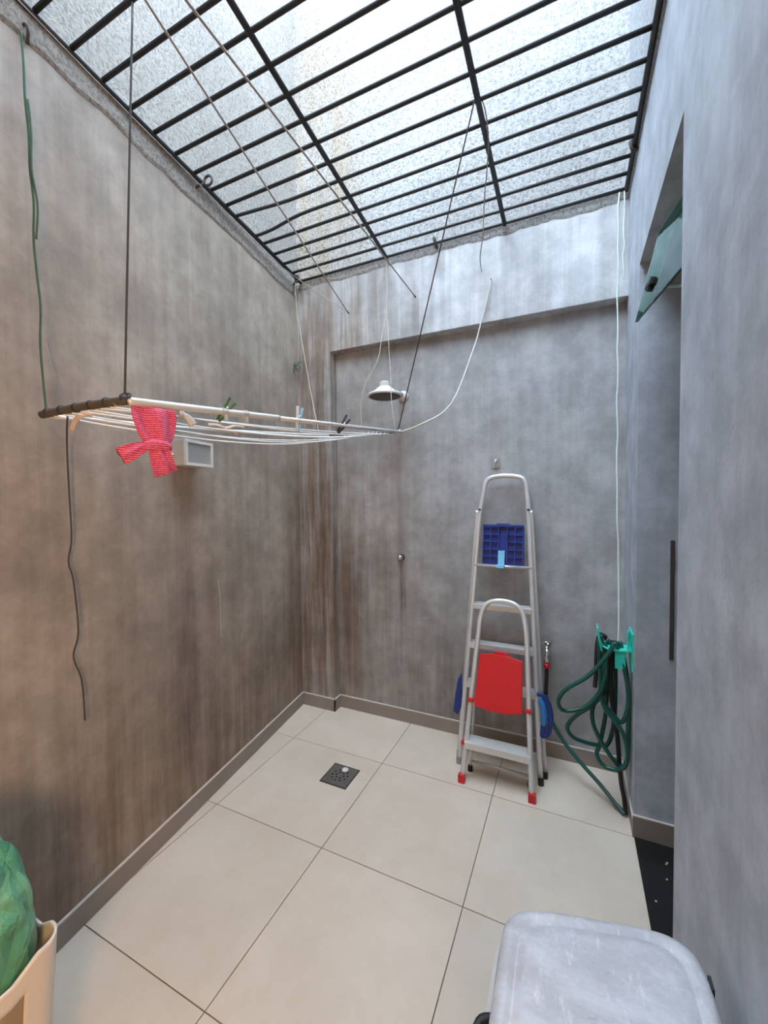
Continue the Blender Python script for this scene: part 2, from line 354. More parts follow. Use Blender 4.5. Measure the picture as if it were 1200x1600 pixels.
# roughcast of the light well above the grille: ragged lower edge, a few millimetres proud
def ragged(name, p0, p1, nrm, z0, z1, mat, seed, thick=0.2):
    rnd = random.Random(seed); p0 = Vector(p0); p1 = Vector(p1); nrm = Vector(nrm); n = 90; V = []; F = []
    zz = [z0+rnd.uniform(-0.006, 0.006)+0.005*math.sin(i*0.37+seed)+0.003*math.sin(i*1.1) for i in range(n)]
    for i in range(n):
        b = p0.lerp(p1, i/(n-1))
        for (o_, z_) in ((0.001, zz[i]-0.004), (0.007, zz[i]+0.008), (0.007, z1), (-thick, z1), (-thick, zz[i])):
            V.append(b+nrm*o_+Vector((0, 0, z_)))
    for i in range(n-1):
        for k in range(5): a = i*5+k; b_ = i*5+(k+1) % 5; F.append((a, b_, b_+5, a+5))
    F += [tuple(range(5)), tuple(range((n-1)*5, n*5))[::-1]]
    return mesh_obj(name, V, F, mat, **S)
a = onL(Y0-0.2, 0); b = onL(2.62, 0)
ragged('wall_left_upper', (a.x, a.y, 0), (b.x, b.y, 0), nL, ZR-0.045, TOP_L, 'rough_left', 1)
ragged('wall_back_upper', (-1.95, YP, 0), (W+0.15, YP, 0), (0, -1, 0), ZR+0.012, TOP_B, 'rough_back', 2)
ragged('wall_right_upper', (W, 2.6, 0), (W, Y0-0.2, 0), (-1, 0, 0), ZR+0.03, TOP_R, 'rough_right', 3, thick=0.17)
# room beyond the opening
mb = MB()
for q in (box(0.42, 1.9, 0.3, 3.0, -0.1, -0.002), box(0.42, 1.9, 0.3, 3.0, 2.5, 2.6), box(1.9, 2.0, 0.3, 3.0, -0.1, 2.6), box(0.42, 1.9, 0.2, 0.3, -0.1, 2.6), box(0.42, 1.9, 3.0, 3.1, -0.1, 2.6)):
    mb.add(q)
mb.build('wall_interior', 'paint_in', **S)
MB().add(box(W, 0.42, OY0, OY1, -0.05, 0.004)).build('trim_threshold', 'granite', bevel=0.002, **S)
rnd = random.Random(5)
for i in range(7):                            # fallen plaster crumbs on the threshold
    c = (W+0.03+rnd.random()*0.09, 1.5+rnd.random()*0.42, 0.005); mb = MB()
    mb.add(lathe([(0.001, 0), (0.004, 0.001), (0.003, 0.003), (0.0005, 0.004)], c, n=5))
    tagged(mb.build('plaster_crumb', 'bead'), 'tiny plaster crumb lying on the black granite threshold', 'crumb', 'crumbs on the threshold')

# ------------------------------------------------------------------ floor: tiles, baseboards
mesh_floor = MB().add(box(-1.95, W+0.001, Y0-0.1, 2.5, -0.08, -0.0035)).build('floor', 'grout', **S)
def clip(poly, nx, ny, d):                    # keep nx*x+ny*y >= d
    out = []
    for i in range(len(poly)):
        p, q = poly[i], poly[(i+1) % len(poly)]; a = nx*p[0]+ny*p[1]-d; b = nx*q[0]+ny*q[1]-d
        if a >= 0: out.append(p)
        if a*b < 0: t = a/(a-b); out.append((p[0]+(q[0]-p[0])*t, p[1]+(q[1]-p[1])*t))
    return out
X0, YT, T, G = -0.9483, 1.3942, 0.6, 0.0017
dl = nL.x*XC+nL.y*YP
DR = (-1.187, -1.03, 1.731, 1.889)            # floor drain
for i in range(-2, 2):
    for j in range(-5, 2):
        p = [(X0+i*T+G, YT+j*T+G), (X0+(i+1)*T-G, YT+j*T+G), (X0+(i+1)*T-G, YT+(j+1)*T-G), (X0+i*T+G, YT+(j+1)*T-G)]
        p = clip(p, nL.x, nL.y, dl); p = clip(p, -1, 0, -W) if p else p; p = clip(p, 0, -1, -YR) if p else p; p = clip(p, 0, 1, Y0) if p else p
        if len(p) < 3: continue
        mesh_obj('floor_tile', *prism(p, -0.004, 0.0), 'tile', mesh_floor, bevel=0.0006)
def strip(name, a, b, nrm, h=BB, t=0.009):
    a = Vector((*a, 0)); b = Vector((*b, 0)); n = Vector((*nrm, 0)).normalized()
    o = MB().add(prism([(p.x, p.y) for p in (a, b, b+n*t, a+n*t)], 0.0005, h)).build(name, 'skirt', bevel=0.0008, **S)
    V, F = prism([(p.x, p.y) for p in (a, b, b+n*(t+0.001), a+n*(t+0.001))], h, h+0.005)
    mesh_obj('grout_bead', V, F, 'bead', o)
    return o
pL0 = onL(Y0, 0); pL1 = onL(YP, 0)
strip('baseboard_left', (pL0.x, pL0.y), (pL1.x, pL1.y), (nL.x, nL.y))
strip('baseboard_pillar', (XC, YP), (PX+0.009, YP), (0, -1))
strip('baseboard_pillar_side', (PX, YP-0.009), (PX, YR), (1, 0))
strip('baseboard_back', (PX, YR), (W, YR), (0, -1))
strip('baseboard_right', (W, YR), (W, OY1), (-1, 0), h=BB*0.9, t=0.006)
strip('baseboard_jamb', (W-0.006, OY1), (W+0.17, OY1), (0, -1), h=BB+0.01)

# drain set into the floor
dr = thing('floor_drain', ((DR[0]+DR[1])/2, (DR[2]+DR[3])/2, 0), 'square brown metal floor drain grate set in the beige tiles', 'drain')
MB().add(box(DR[0], DR[1], DR[2], DR[3], 0.0, 0.003)).build('frame', 'rusty', dr, bevel=0.0008)
MB().add(box(DR[0]+.007, DR[1]-.007, DR[2]+.007, DR[3]-.007, 0.002, 0.0042)).build('plate', 'steel', dr, bevel=0.0006)
cx, cy = (DR[0]+DR[1])/2, (DR[2]+DR[3])/2
for ring, (rad, cnt) in enumerate(((0.022, 6), (0.042, 10))):
    for k in range(cnt):
        a = 2*math.pi*(k+0.3*ring)/cnt
        MB().add(lathe([(0.0052, 0.0), (0.0052, 0.0006)], (cx+rad*math.cos(a), cy+rad*math.sin(a), 0.0042), n=10)).build('drain_hole', 'hole', dr)
MB().add(lathe([(0.018, 0), (0.019, 0.002), (0.013, 0.006), (0.004, 0.008)], (cx+.004, cy+.048, 0.0042), n=7)).build('soap_scrap', 'offwhite', dr)

# ------------------------------------------------------------------ right opening: tilted transom pane, strike channel
win = bpy.data.objects.new('window_1', None); col.objects.link(win); win.location = (0.28, 1.6, 2.4); win['kind'] = 'structure'
TF, BF = Vector((0.276, 1.735, 2.405)), Vector((0.2055, 1.742, 2.10))
TN, BN = TF+Vector((0.075, -0.40, 0)), BF+Vector((0.075, -0.40, 0))
nrm = (TN-TF).cross(BF-TF).normalized()
V = [TF, BF, BN, TN]+[p+nrm*0.008 for p in (TF, BF, BN, TN)]
mesh_obj('glass_pane', V, [(0, 1, 2, 3), (7, 6, 5, 4), (0, 4, 5, 1), (1, 5, 6, 2), (2, 6, 7, 3), (3, 7, 4, 0)], 'glass', win)
for nm, p, q in (('pane_edge', TF, TN), ('pane_edge', TF, BF)):
    MB().add(tube([p+nrm*.004, q+nrm*.004], 0.0046, 6)).build(nm, 'glass_edge', win)
bk = BF.lerp(TF, 0.30)+Vector((0.012, -0.085, -0.005)); sg = 1 if nrm.x > 0 else -1
out = nrm*sg
ayv = (TN-TF).normalized(); azv = (TF-BF).normalized()
mb = MB(); pc = bk+nrm*0.004
mb.add(obox(pc, ayv, azv, out, 0.045, 0.020, 0.026)).add(obox(pc, ayv, azv, out, 0.018, 0.042, 0.022))
mb.build('pane_bracket', 'black', win, bevel=0.002)
MB().add(tube(smooth_path([pc, Vector((0.270, 1.63, 2.165)), Vector((0.312, 1.60, 2.14)), Vector((0.41, 1.54, 2.11))]), 0.006, 8)).build('stay_arm', 'alu', win, smooth=True)
MB().add(box(W+0.118, W+0.132, OY1-0.006, OY1, 0.79, 1.285)).build('trim_strike_channel', 'cord_dark', bevel=0.001, **S)

# ------------------------------------------------------------------ grille over the light well
gr = thing('ceiling_grille', (-0.7, 0.6, H), 'black iron bar grille covering the light well overhead', 'grille')
YA = YC-0.02
def rail_x(i, y):
    if i == 0: return -1.509-(y-0.692)*0.1200+0.0
    if i == 1: return -0.939-(y-0.961)*0.0841
    if i == 2: return -0.324-(y-1.251)*0.0167
    return 0.236
for i in range(4):
    p = [(rail_x(i, YA), YA, H), (rail_x(i, 1.2), 1.2, H), (rail_x(i, 2.35), 2.35, H)]
    MB().add(tube(p, 0.0115 if i else 0.012, 8)).build('rail', 'iron', gr, smooth=True)
yb = 2.345; k = 0
while yb > YA:
    xa, xb = rail_x(0, yb)-0.004, 0.232; zb_ = H+0.004
    pts = [(xa, yb, zb_), (rail_x(1, yb), yb, zb_), (rail_x(2, yb), yb, zb_), (xb, yb, zb_)]
    if k in (5, 6):                              # two bars bent near the left wall
        d = (0.035, -0.03)[k-5]
        pts = smooth_path([(xa, yb+d, zb_), (xa+0.13, yb+d*0.75, zb_-0.004), (xa+0.34, yb, zb_), (rail_x(1, yb), yb, zb_), (rail_x(2, yb), yb, zb_), (xb, yb, zb_)], 4)
    MB().add(tube(pts, 0.0083, 8)).build('crossbar', 'iron', gr, smooth=True)
    yb -= 0.1078; k += 1
# hooked rebar ends holding the grille
def hook(name, base, d, ring_c, ringr, label, a0=0.0):
    base = Vector(base); ring_c = Vector(ring_c); d = Vector(d)
    side = Vector((0, 0, 1)); pts = [base, base.lerp(ring_c, 0.5)]
    for i in range(12):
        a = a0+math.pi*(1.0-i*1.6/11); pts.append(ring_c+d*math.cos(a)*ringr+side*math.sin(a)*ringr)
    o = MB().add(tube(smooth_path(pts, 3), 0.006, 8)).build(name, 'rusty', smooth=True)
    return tagged(o, label, 'hook')
hook('rebar_hook', onL(1.40, 2.925, -0.01), nL, onL(1.43, 2.975, 0.055), 0.022, 'bent rusty rebar hook on the left wall gripping the grille rail')
hook('rebar_hook', (-1.735, 2.30, 2.93), Vector((1, -.3, 0)).normalized(), (-1.700, 2.300, 2.965), 0.022, 'rusty rebar hook in the corner where the left and back walls meet')
o = MB().add(tube(smooth_path([(-0.733, YP+0.01, 2.945), (-0.733, 2.345, 2.955), (-0.738, 2.325, 2.985), (-0.745, 2.345, 3.0)], 4), 0.009, 8)).build('rebar_hook', 'rusty', smooth=True)
tagged(o, 'short rusty rebar anchor on the back beam touching the last grille bar', 'hook')
o = MB().add(tube(smooth_path([(W+0.005, 2.07, 2.95), (W-0.02, 2.07, 2.95), (W-0.03, 2.07, 2.985), (W-0.012, 2.08, 3.0)], 4), 0.007, 8)).build('rebar_hook', 'rusty', smooth=True)
tagged(o, 'small rebar hook holding the grille to the right wall', 'hook')
o = MB().add(tube(smooth_path([onL(.70, 2.90, -.01), onL(.70, 2.905, .015), onL(.705, 2.885, .018), onL(.71, 2.86, .005)], 4), 0.0045, 6)).build('rebar_hook', 'rusty', smooth=True)
tagged(o, 'small dark iron peg at the upper left edge of the left wall', 'hook')

# ------------------------------------------------------------------ clothes lines overhead
def screw_eye(p, label, n=(0, -1, 0)):
    p = Vector(p); n = Vector(n); t = Vector((0, 0, 1)); pts = [p-n*0.01, p+n*0.012]
    for i in range(9): a = -math.pi/2+i*2*math.pi/9; pts.append(p+n*(0.019+0.007*math.cos(a+math.pi/2*0))+t*0.007*math.sin(a))
    tagged(MB().add(tube(pts, 0.0022, 6)).build('screw_eye', 'rusty', smooth=True), label, 'hook', None)
h1, h2, h3 = Vector((-1.333, YP, 2.687)), Vector((-0.868, YP, 2.691)), Vector((-0.416, YP, 2.683))
screw_eye(h1, 'screw eye on the beam where two clotheslines meet'); screw_eye(h2, 'screw eye on the beam holding the middle clothesline')
screw_eye(h3, 'screw eye on the beam holding the loose white rope')
def line3(p, q, y_end, sag=0.01, n=14):
    p = Vector(p); q = Vector(q); d = (q-p)/(q.y-p.y); e = p+d*(y_end-p.y); pts = lerp_pts(p, e, n)
    for i, a in enumerate(pts): a.z -= sag*math.sin(math.pi*i/(n-1))
    return pts
n_ = Vector((0, -0.022, 0))
cord('clothesline', line3(h1+n_, (-0.946, 0.698, 2.687), Y0), 0.0032, 'cord_grey', 'thin grey clothesline running overhead from the beam, left of two', 'clothesline')
cord('clothesline', line3(h2+n_, (-0.864, 0.737, 2.700), Y0), 0.0036, 'cord_grey', 'knotted grey clothesline running overhead from the beam, right of two', 'clothesline')
pw = [h1+n_, Vector((-1.66, 2.20, 2.93))]+[onL(y, 2.94+0.004*math.sin(y*5), 0.03) for y in (1.9, 1.4, 0.9, 0.5, 0, -0.6, Y0)]
cord('clothesline', pw, 0.0022, 'cord_grey', 'thin wire strung along the top of the left wall', 'clothesline', k=3)
for i, t in enumerate((0.36, 0.42)):
    p = (h2+n_).lerp(Vector((-0.864, 0.737, 2.700)), t)
h_free = [(-0.336, 1.60, H-0.01), (-0.318, 1.62, 2.985), (-0.312, 1.70, 2.93), (-0.345, 1.85, 2.90), (-0.372, 1.95, 2.90), (-0.400, 2.06, 2.86), (-0.415, 2.12, 2.80), (-0.455, 2.24, 2.76), (-0.452, 2.27, 2.70)]
cord('loose_wire', h_free, 0.0026, 'cord_grey', 'loose curly wire dangling from the right middle grille rail', 'wire')

# ------------------------------------------------------------------ hanging drying rack
A_, B_, C_, D_ = Vector((-1.093, 0.707, 1.735)), Vector((-0.835, 1.99, 1.819)), Vector((-1.265, 1.99, 1.831)), Vector((-1.452, 0.687, 1.728))
rk = thing('drying_rack', (A_+B_+C_+D_)/4, 'white tubular clothes drying rack hung on cords with taped dark end', 'drying rack')
ab = (B_-A_).normalized(); ad = (D_-A_).normalized(); dc = (C_-D_).normalized()
MB().add(tube(smooth_path([A_+ad*0.035, A_+ad*0.006+ab*0.012, A_+ab*0.045, A_+ab*0.30, A_+ab*0.52], 6), 0.0115, 12)).build('long_tube', 'alu_white', rk, smooth=True)
MB().add(tube([A_+ab*0.42, B_], 0.0088, 12)).build('long_tube', 'alu_white', rk, smooth=True)
MB().add(tube(smooth_path([D_-ad*0.03, D_-ad*0.004+dc*0.01, D_+dc*0.05+Vector((0, 0, -.004)), D_+dc*0.6+Vector((0, 0, -.012)), C_], 6), 0.0078, 12)).build('long_tube', 'alu_white', rk, smooth=True)
MB().add(tube(smooth_path([A_-ad*0.004, A_.lerp(D_, .5)+Vector((0, 0, .004)), D_], 4), 0.0115, 12)).build('end_bar', 'tape', rk, smooth=True)
MB().add(tube([B_, C_], 0.007, 10)).build('end_bar', 'tape', rk, smooth=True)
for t in (0.0, 0.2, 0.38, 0.56, 0.74, 0.92):
    p = A_.lerp(D_, t); MB().add(tube([p-ad*0.003+Vector((0, 0, .004)), p+ad*0.003+Vector((0, 0, .004))], 0.0135, 10)).build('tape_ring', 'black', rk, smooth=True)
for s in (0.225, 0.285):
    p = A_+ab*(1.31*s); MB().add(tube([p-ab*0.010, p+ab*0.010], 0.0142, 10)).add(obox(p+Vector((0.006, 0, -0.018)), ab, Vector((0, 0, 1)), ab.cross(Vector((0, 0, 1))), 0.012, 0.022, 0.010)).build('tube_clamp', 'clearpl', rk, smooth=False)
rnd = random.Random(3)
nw = 7; wires = []
for i in range(nw):
    t = 0.16+0.68*i/(nw-1); a = A_.lerp(D_, t)+Vector((0, 0, -0.010)); b = B_.lerp(C_, 0.12+0.62*i/(nw-1))+Vector((0, 0, -0.006))
    sag = (0.030, 0.012, 0.042, 0.035, 0.062, 0.050, 0.068)[i]
    pts = []
    for j in range(13):
        u_ = j/12; p = a.lerp(b, u_); p.z -= sag*4*u_*(1-u_)*(0.75+0.5*u_)*0.9; p.x += 0.012*math.sin(u_*5+i*1.9)*math.sin(math.pi*u_); pts.append(p)
    wires.append(pts)
    MB().add(tube(smooth_path(pts, 2), 0.0034, 6)).build('wire_line', 'wire', rk, smooth=True)
# winding of wire at the far end
pts = []
for j in range(40):
    u_ = j/39; p = B_.lerp(C_, 0.02+0.42*u_); a = u_*2*math.pi*7; pts.append(p+Vector((0.0, 0.012*math.cos(a), 0.010*math.sin(a)-.002)))
MB().add(tube(pts, 0.0024, 5)).build('wire_winding', 'wire', rk, smooth=True)
# knots of plastic ribbon tied on the rack
def ribbon(name, p, dirs, mat, label, wid=0.012):
    p = Vector(p); mb = MB()
    mb.add(tube([p+Vector((0, 0, 0.008)), p-Vector((0, 0, 0.008))], 0.007, 6))
    for d in dirs:
        d = Vector(d); pts = [p, p+d*0.5+Vector((0, 0, 0.006)), p+d]
        mb.add(tube(smooth_path(pts, 4), wid*0.5, 6, flat=0.0018, up=(0.4, -0.9, 0.1)))
    return tagged(mb.build(name, mat, smooth=True), label, 'ribbon')
ribbon('tied_ribbon', A_.lerp(D_, 0.62)+Vector((0.0, 0.02, -0.016)), [(-0.045, 0.0, -0.035), (0.03, 0.02, 0.01)], 'strapw', 'pale plastic strip tied under the taped rack end', 0.02)
pk = wires[3][4]
ribbon('tied_ribbon', pk+Vector((0.01, 0, 0.004)), [(-0.03, -0.05, 0.008), (0.035, 0.06, 0.012), (0.02, 0.04, -0.02)], 'strapw', 'pinkish strip knotted around the rack wires', 0.010)
pk = wires[0][3]
ribbon('tied_ribbon', A_+ab*0.145+Vector((0.012, 0, -0.022)), [(0.018, 0.02, -0.035), (0.022, 0.03, -0.028)], 'clearpl', 'clear plastic tag beside the pink cloth', 0.014)

# cords that carry the rack
cord('support_line', [A_+Vector((0, 0, 0.010)), A_.lerp(Vector((-1.204, 0.836, H)), 0.5), Vector((-1.204, 0.836, H-0.004))], 0.0030, 'cord_dark', 'straight dark cord rising from the near corner of the drying rack', 'cord')
tagged(MB().add(tube(smooth_path([A_+Vector((.012, 0, .006)), A_+Vector((.004, .012, .02)), A_+Vector((-.008, 0, .018)), A_+Vector((0, -.012, .008))], 4, True), 0.003, 6, closed=True)).build('cord_knot', 'cord_dark', smooth=True), 'dark cord knot on the near rack corner', 'knot')
dtop = onL(0.69, 2.875, 0.012)
pts = wobble(lerp_pts(D_+ad*-0.02+Vector((0, 0, 0.01)), dtop, 12), 0.003, 4)
cord('support_line', pts, 0.0032, 'cord_green', 'green cord from the left wall to the taped rack end', 'cord')
for s in range(1):
    p2 = wobble([p+Vector((0.006, 0.004, 0)) for p in pts[5:10]], 0.004, 8)
    cord('support_line', p2, 0.003, 'cord_green', 'twisted green strand wound on the left rack cord', 'cord')
cord('support_line', [B_+Vector((0, 0, 0.008)), B_.lerp(Vector((-0.336, 1.567, H)), .5), Vector((-0.336, 1.567, H-0.008))], 0.0030, 'cord_dark', 'straight dark cord from the far rack corner up to the grille', 'cord')
cord('hanging_rope', wobble([B_+Vector((0.005, 0.01, 0)), (-0.714, 2.03, 1.859), (-0.592, 2.15, 1.978), (-0.503, 2.30, 2.300), (-0.470, 2.335, 2.45), (-0.428, 2.342, 2.62), h3+n_], 0.003, 3), 0.0042, 'cord_white', 'thick white rope curving from the far rack corner to the beam', 'rope')
tagged(MB().add(lathe([(0.004, -0.01), (0.011, -0.004), (0.012, 0.004), (0.005, 0.011)], B_+Vector((0.002, 0.006, 0.004)), n=8)).build('rope_knot', 'cord_white', smooth=True), 'white rope knot on the far rack corner', 'knot')
g1 = Vector((-1.055, 2.335, H-0.008))
cord('twine', wobble([g1, (-1.04, 2.31, 2.80), (-1.030, 2.28, 2.62), (-1.02, 2.20, 2.42), (-1.004, 2.10, 2.264), (-1.055, 2.06, 2.13), (-1.07, 2.02, 2.0), C_.lerp(B_, .5)], 0.004, 5), 0.0020, 'cord_tan', 'thin tan twine bending from grille to rack in front of shower, left strand', 'twine')
cord('twine', wobble([g1+Vector((.006, 0, 0)), (-1.035, 2.31, 2.78), (-1.02, 2.28, 2.60), (-0.962, 2.16, 2.36), (-0.926, 2.10, 2.145), (-0.89, 2.03, 1.98), (-0.85, 1.99, 1.826)], 0.004, 6), 0.0020, 'cord_tan', 'thin tan twine from grille to rack in front of shower, right strand', 'twine')
cc = Vector((-1.715, 2.295, 2.955))
cord('twine', wobble([cc, (-1.695, 2.29, 2.75), (-1.66, 2.27, 2.62), (-1.46, 2.10, 2.138), (-1.31, 1.955, 1.865), (-1.297, 1.95, 1.815)], 0.004, 7), 0.0020, 'cord_tan', 'long slack twine from the corner hook to the drying rack', 'twine')
cord('twine', wobble([cc, (-1.70, 2.295, 2.75), (-1.69, 2.29, 2.60), (-1.69, 2.29, 2.45), (-1.705, 2.29, 2.39)], 0.004, 9), 0.0020, 'cord_tan', 'short twine hanging in the corner ending in a tangle', 'twine')
rnd = random.Random(11); tc = Vector((-1.712, 2.295, 2.375))
cord('twine_tangle', [tc+Vector((rnd.gauss(0, .016), rnd.gauss(0, .012), rnd.gauss(0, .028))) for i in range(16)], 0.0018, 'cord_green', 'small tangled ball of greenish twine in the left corner', 'twine', k=4)
rnd = random.Random(12); tc = Vector((-1.297, 1.95, 1.815))
cord('twine_tangle', [tc+Vector((rnd.gauss(0, .006), rnd.gauss(0, .006), rnd.gauss(0, .022))) for i in range(12)], 0.0018, 'cord_tan', 'small tan twine knot on the rack wires', 'twine', k=4)
cord('hanging_string', wobble([A_.lerp(D_, 0.72)+Vector((0, .01, -.012)), (-1.478, .76, 1.66), (-1.497, .775, 1.50), (-1.499, .780, 1.346), (-1.508, .772, 1.27), (-1.499, .782, 1.20), (-1.500, .787, 1.03), (-1.508, .78, .95), (-1.503, .80, .86), (-1.502, .804, .72)], 0.003, 2), 0.0026, 'cord_dark', 'wavy dark string hanging below the taped rack end by the left wall', 'string')
cord('hanging_string', wobble([onL(.735, 1.98, .012), onL(.742, 1.92, .014), onL(.76, 1.86, .012), onL(.765, 1.80, .012)], 0.002, 2), 0.0016, 'cord_grey', 'short thin thread on the left wall above the taped rack end', 'string')
cord('hanging_string', wobble([onL(1.503, 1.066, .004), onL(1.508, 0.98, .004), onL(1.512, 0.87, .005), onL(1.518, 0.766, .004)], 0.002, 2), 0.0014, 'cord_white', 'fine white thread clinging to the left wall below the lamp', 'string')
# white rope in the right corner
rp = [Vector((0.205, 2.345, H-0.005))]; rnd = random.Random(21)
for i in range(1, 26): rp.append(Vector((0.200+rnd.uniform(-.0025, .0025), 2.335+rnd.uniform(-.0025, .0025)-0.20*(i/25)**3, 2.96-(2.96-0.83)*i/25)))
rp.append(Vector((0.195, 2.125, 0.80)))
cord('corner_rope', rp, 0.0034, 'cord_pale', 'long pale rope hanging in the right corner down to the hose hanger', 'rope', k=3)
rp = [Vector((0.226, 2.345, H-0.005))]+[Vector((0.224+rnd.uniform(-.004, .004), 2.34+rnd.uniform(-.004, .004), 2.96-0.42*i/8)) for i in range(1, 9)]
cord('corner_rope', rp, 0.0030, 'cord_pale', 'short pale rope end hanging in the right corner beside the longer one', 'rope', k=3)

# clothespins
def clothespin(p, tilt, m1, m2, label, L_=0.075, spread=0.035):
    p = Vector(p); t = thing('clothespin', p, label, 'clothespin', 'clothespins on the rack tube')
    up = (Vector((0, 0, 1))+ab*tilt).normalized(); side = (ab-up*ab.dot(up)).normalized(); n = up.cross(side)
    for s, mm in ((-1, m1), (1, m2)):
        pts = [p-up*L_*0.48+side*s*0.0042, p-up*L_*0.1+side*s*0.0090, p+up*L_*0.15+side*s*0.0088, p+up*L_*0.55+side*s*(0.0095+spread*L_)]
        mb = MB()
        for i in range(3):
            a, b = pts[i], pts[i+1]; d = (b-a); mb.add(obox((a+b)/2, d.normalized(), n, d.normalized().cross(n), d.length*1.06, 0.010, 0.0062))
        mb.build('prong', mm, t, bevel=0.001)
    MB().add(tube([p+up*L_*0.12-n*0.007, p+up*L_*0.12+n*0.007], 0.0052, 8)).build('spring', 'chrome', t, smooth=True)
    return t
clothespin(A_+ab*(1.31*0.228)+Vector((0, 0, 0.004)), 0.75, 'pin_green', 'pin_green', 'dark green clothespin on the rack tube near the pink cloth', 0.085)
clothespin(A_+ab*(1.31*0.472)+Vector((0, 0, 0.004)), 0.15, 'pin_white', 'pin_blue', 'white and pale blue clothespin in the middle of the rack tube', 0.090)
clothespin(A_+ab*(1.31*0.668)+Vector((0, 0, 0.002)), 0.95, 'black', 'black', 'black clothespin on the far end of the rack tube', 0.095)

# pink knotted cloth over the tube
def loft(secs, n=28):
    """secs: (centre, width dir, half width, depth dir, half depth, ripple, phase)"""
    V = []; F = []
    for (c, wd, hw, dd, hd, rp_, ph) in secs:
        for k in range(n):
            a = 2*math.pi*k/n; x = math.cos(a); y = math.sin(a)
            y = (1 if y >= 0 else -1)*abs(y)**0.8
            V.append(Vector(c)+Vector(wd)*x*hw+Vector(dd)*(y*hd+rp_*math.sin(3.4*x*1.6+ph)))
    m = len(secs)
    for i in range(m-1):
        for k in range(n): F.append((i*n+k, i*n+(k+1) % n, (i+1)*n+(k+1) % n, (i+1)*n+k))
    F += [tuple(range(n))[::-1], tuple(range((m-1)*n, m*n))]; return V, F
cl = thing('pink_cloth', A_+ab*0.07, 'pink checked cloth knotted over the near end of the drying rack', 'cloth')
toward = Vector((0.94, -0.34, 0)).normalized(); lat = Vector((0.34, 0.94, 0)).normalized()
c0 = A_+ab*0.072+Vector((0.004, 0, -0.014)); Zv = Vector((0, 0, 1))
secs = []
for (dz, hw, hd, rip, sh) in ((0.003, .050, .004, .002, 0), (-.002, .057, .009, .005, 0), (-.014, .059, .010, .009, 0), (-.035, .058, .009, .013, .001), (-.06, .053, .010, .013, .003), (-.082, .046, .012, .011, .005), (-.098, .034, .015, .008, .006), (-.108, .024, .017, .004, .006)):
    secs.append((c0+Zv*dz+lat*sh, lat, hw, toward, hd, rip, 1.2+dz*14))
MB().add(loft(secs)).build('cloth_body', 'cloth', cl, smooth=True)
kc = c0+Zv*-0.104+lat*0.002+toward*0.006
secs = [(kc+lat*dx+Zv*dz, Vector((0, 0, 1)), hw, toward, hd, .002, dx*60) for dx, dz, hw, hd in ((-.040, -.006, .010, .008), (-.030, -.003, .014, .015), (-.012, 0, .017, .021), (.010, .002, .017, .022), (.028, .0, .016, .018), (.038, -.004, .010, .010))]
MB().add(loft(secs, 20)).build('cloth_knot', 'cloth', cl, smooth=True)
def tail(pts, hws, name):
    secs = []
    for i, p in enumerate(pts):
        d = (pts[min(i+1, len(pts)-1)]-pts[max(i-1, 0)]).normalized(); wd = d.cross(toward).normalized()
        secs.append((p, wd, hws[i], toward, .007+.004*(i % 2), .006, 1.7*i*.5))
    MB().add(loft(secs, 24)).build(name, 'cloth', cl, smooth=True)
tail([kc+lat*-.022+Zv*-.002, kc+lat*-.042+Zv*-.010+toward*.004, kc+lat*-.066+Zv*-.024+toward*.006, kc+lat*-.088+Zv*-.036+toward*.004], [.012, .017, .022, .024], 'cloth_tail')
tail([kc+lat*.010+Zv*-.004, kc+lat*.008+Zv*-.026+toward*.006, kc+lat*.014+Zv*-.052+toward*.004, kc+lat*.024+Zv*-.080+toward*.002], [.022, .029, .031, .035], 'cloth_tail')

# ------------------------------------------------------------------ lamp box on the left wall
def lamp_box(name, o, ax, nrm, w, h, dep, label, glass='frost'):
    """o = wall point at the near lower corner, ax along the wall, nrm out of the wall"""
    o = Vector(o); ax = Vector(ax); nrm = Vector(nrm); z = Vector((0, 0, 1))
    t = thing(name, o, label, 'lamp'); cen = o+ax*w/2+z*h/2
    MB().add(obox(cen+nrm*(dep-0.012)/2, ax, z, nrm, w, h, dep-0.012)).build('housing', 'beige', t, bevel=0.003)
    mb = MB(); fc = cen+nrm*(dep-0.006); b = 0.013
    for (dx, dz, sx, sz) in ((0, h/2-b/2, w, b), (0, -h/2+b/2, w, b), (-w/2+b/2, 0, b, h-2*b), (w/2-b/2, 0, b, h-2*b)):
        mb.add(obox(fc+ax*dx+z*dz, ax, z, nrm, sx, sz, 0.012))
    mb.build('front_frame', 'offwhite', t, bevel=0.0015)
    MB().add(obox(cen+nrm*(dep-0.009), ax, z, nrm, w-2*b, h-2*b, 0.006)).build('glass', glass, t)
    MB().add(lathe([(0.006, 0), (0.006, 0.006), (0.002, 0.009)], cen-ax*w/2+nrm*dep*0.32-z*0.01, -ax, 10)).build('screw', 'chrome', t, smooth=True)
    return t
lamp_box('wall_lamp', onL(1.205, 1.617), dL, nL, 0.168, 0.112, 0.10, 'unlit beige box lamp with frosted glass on the left wall')

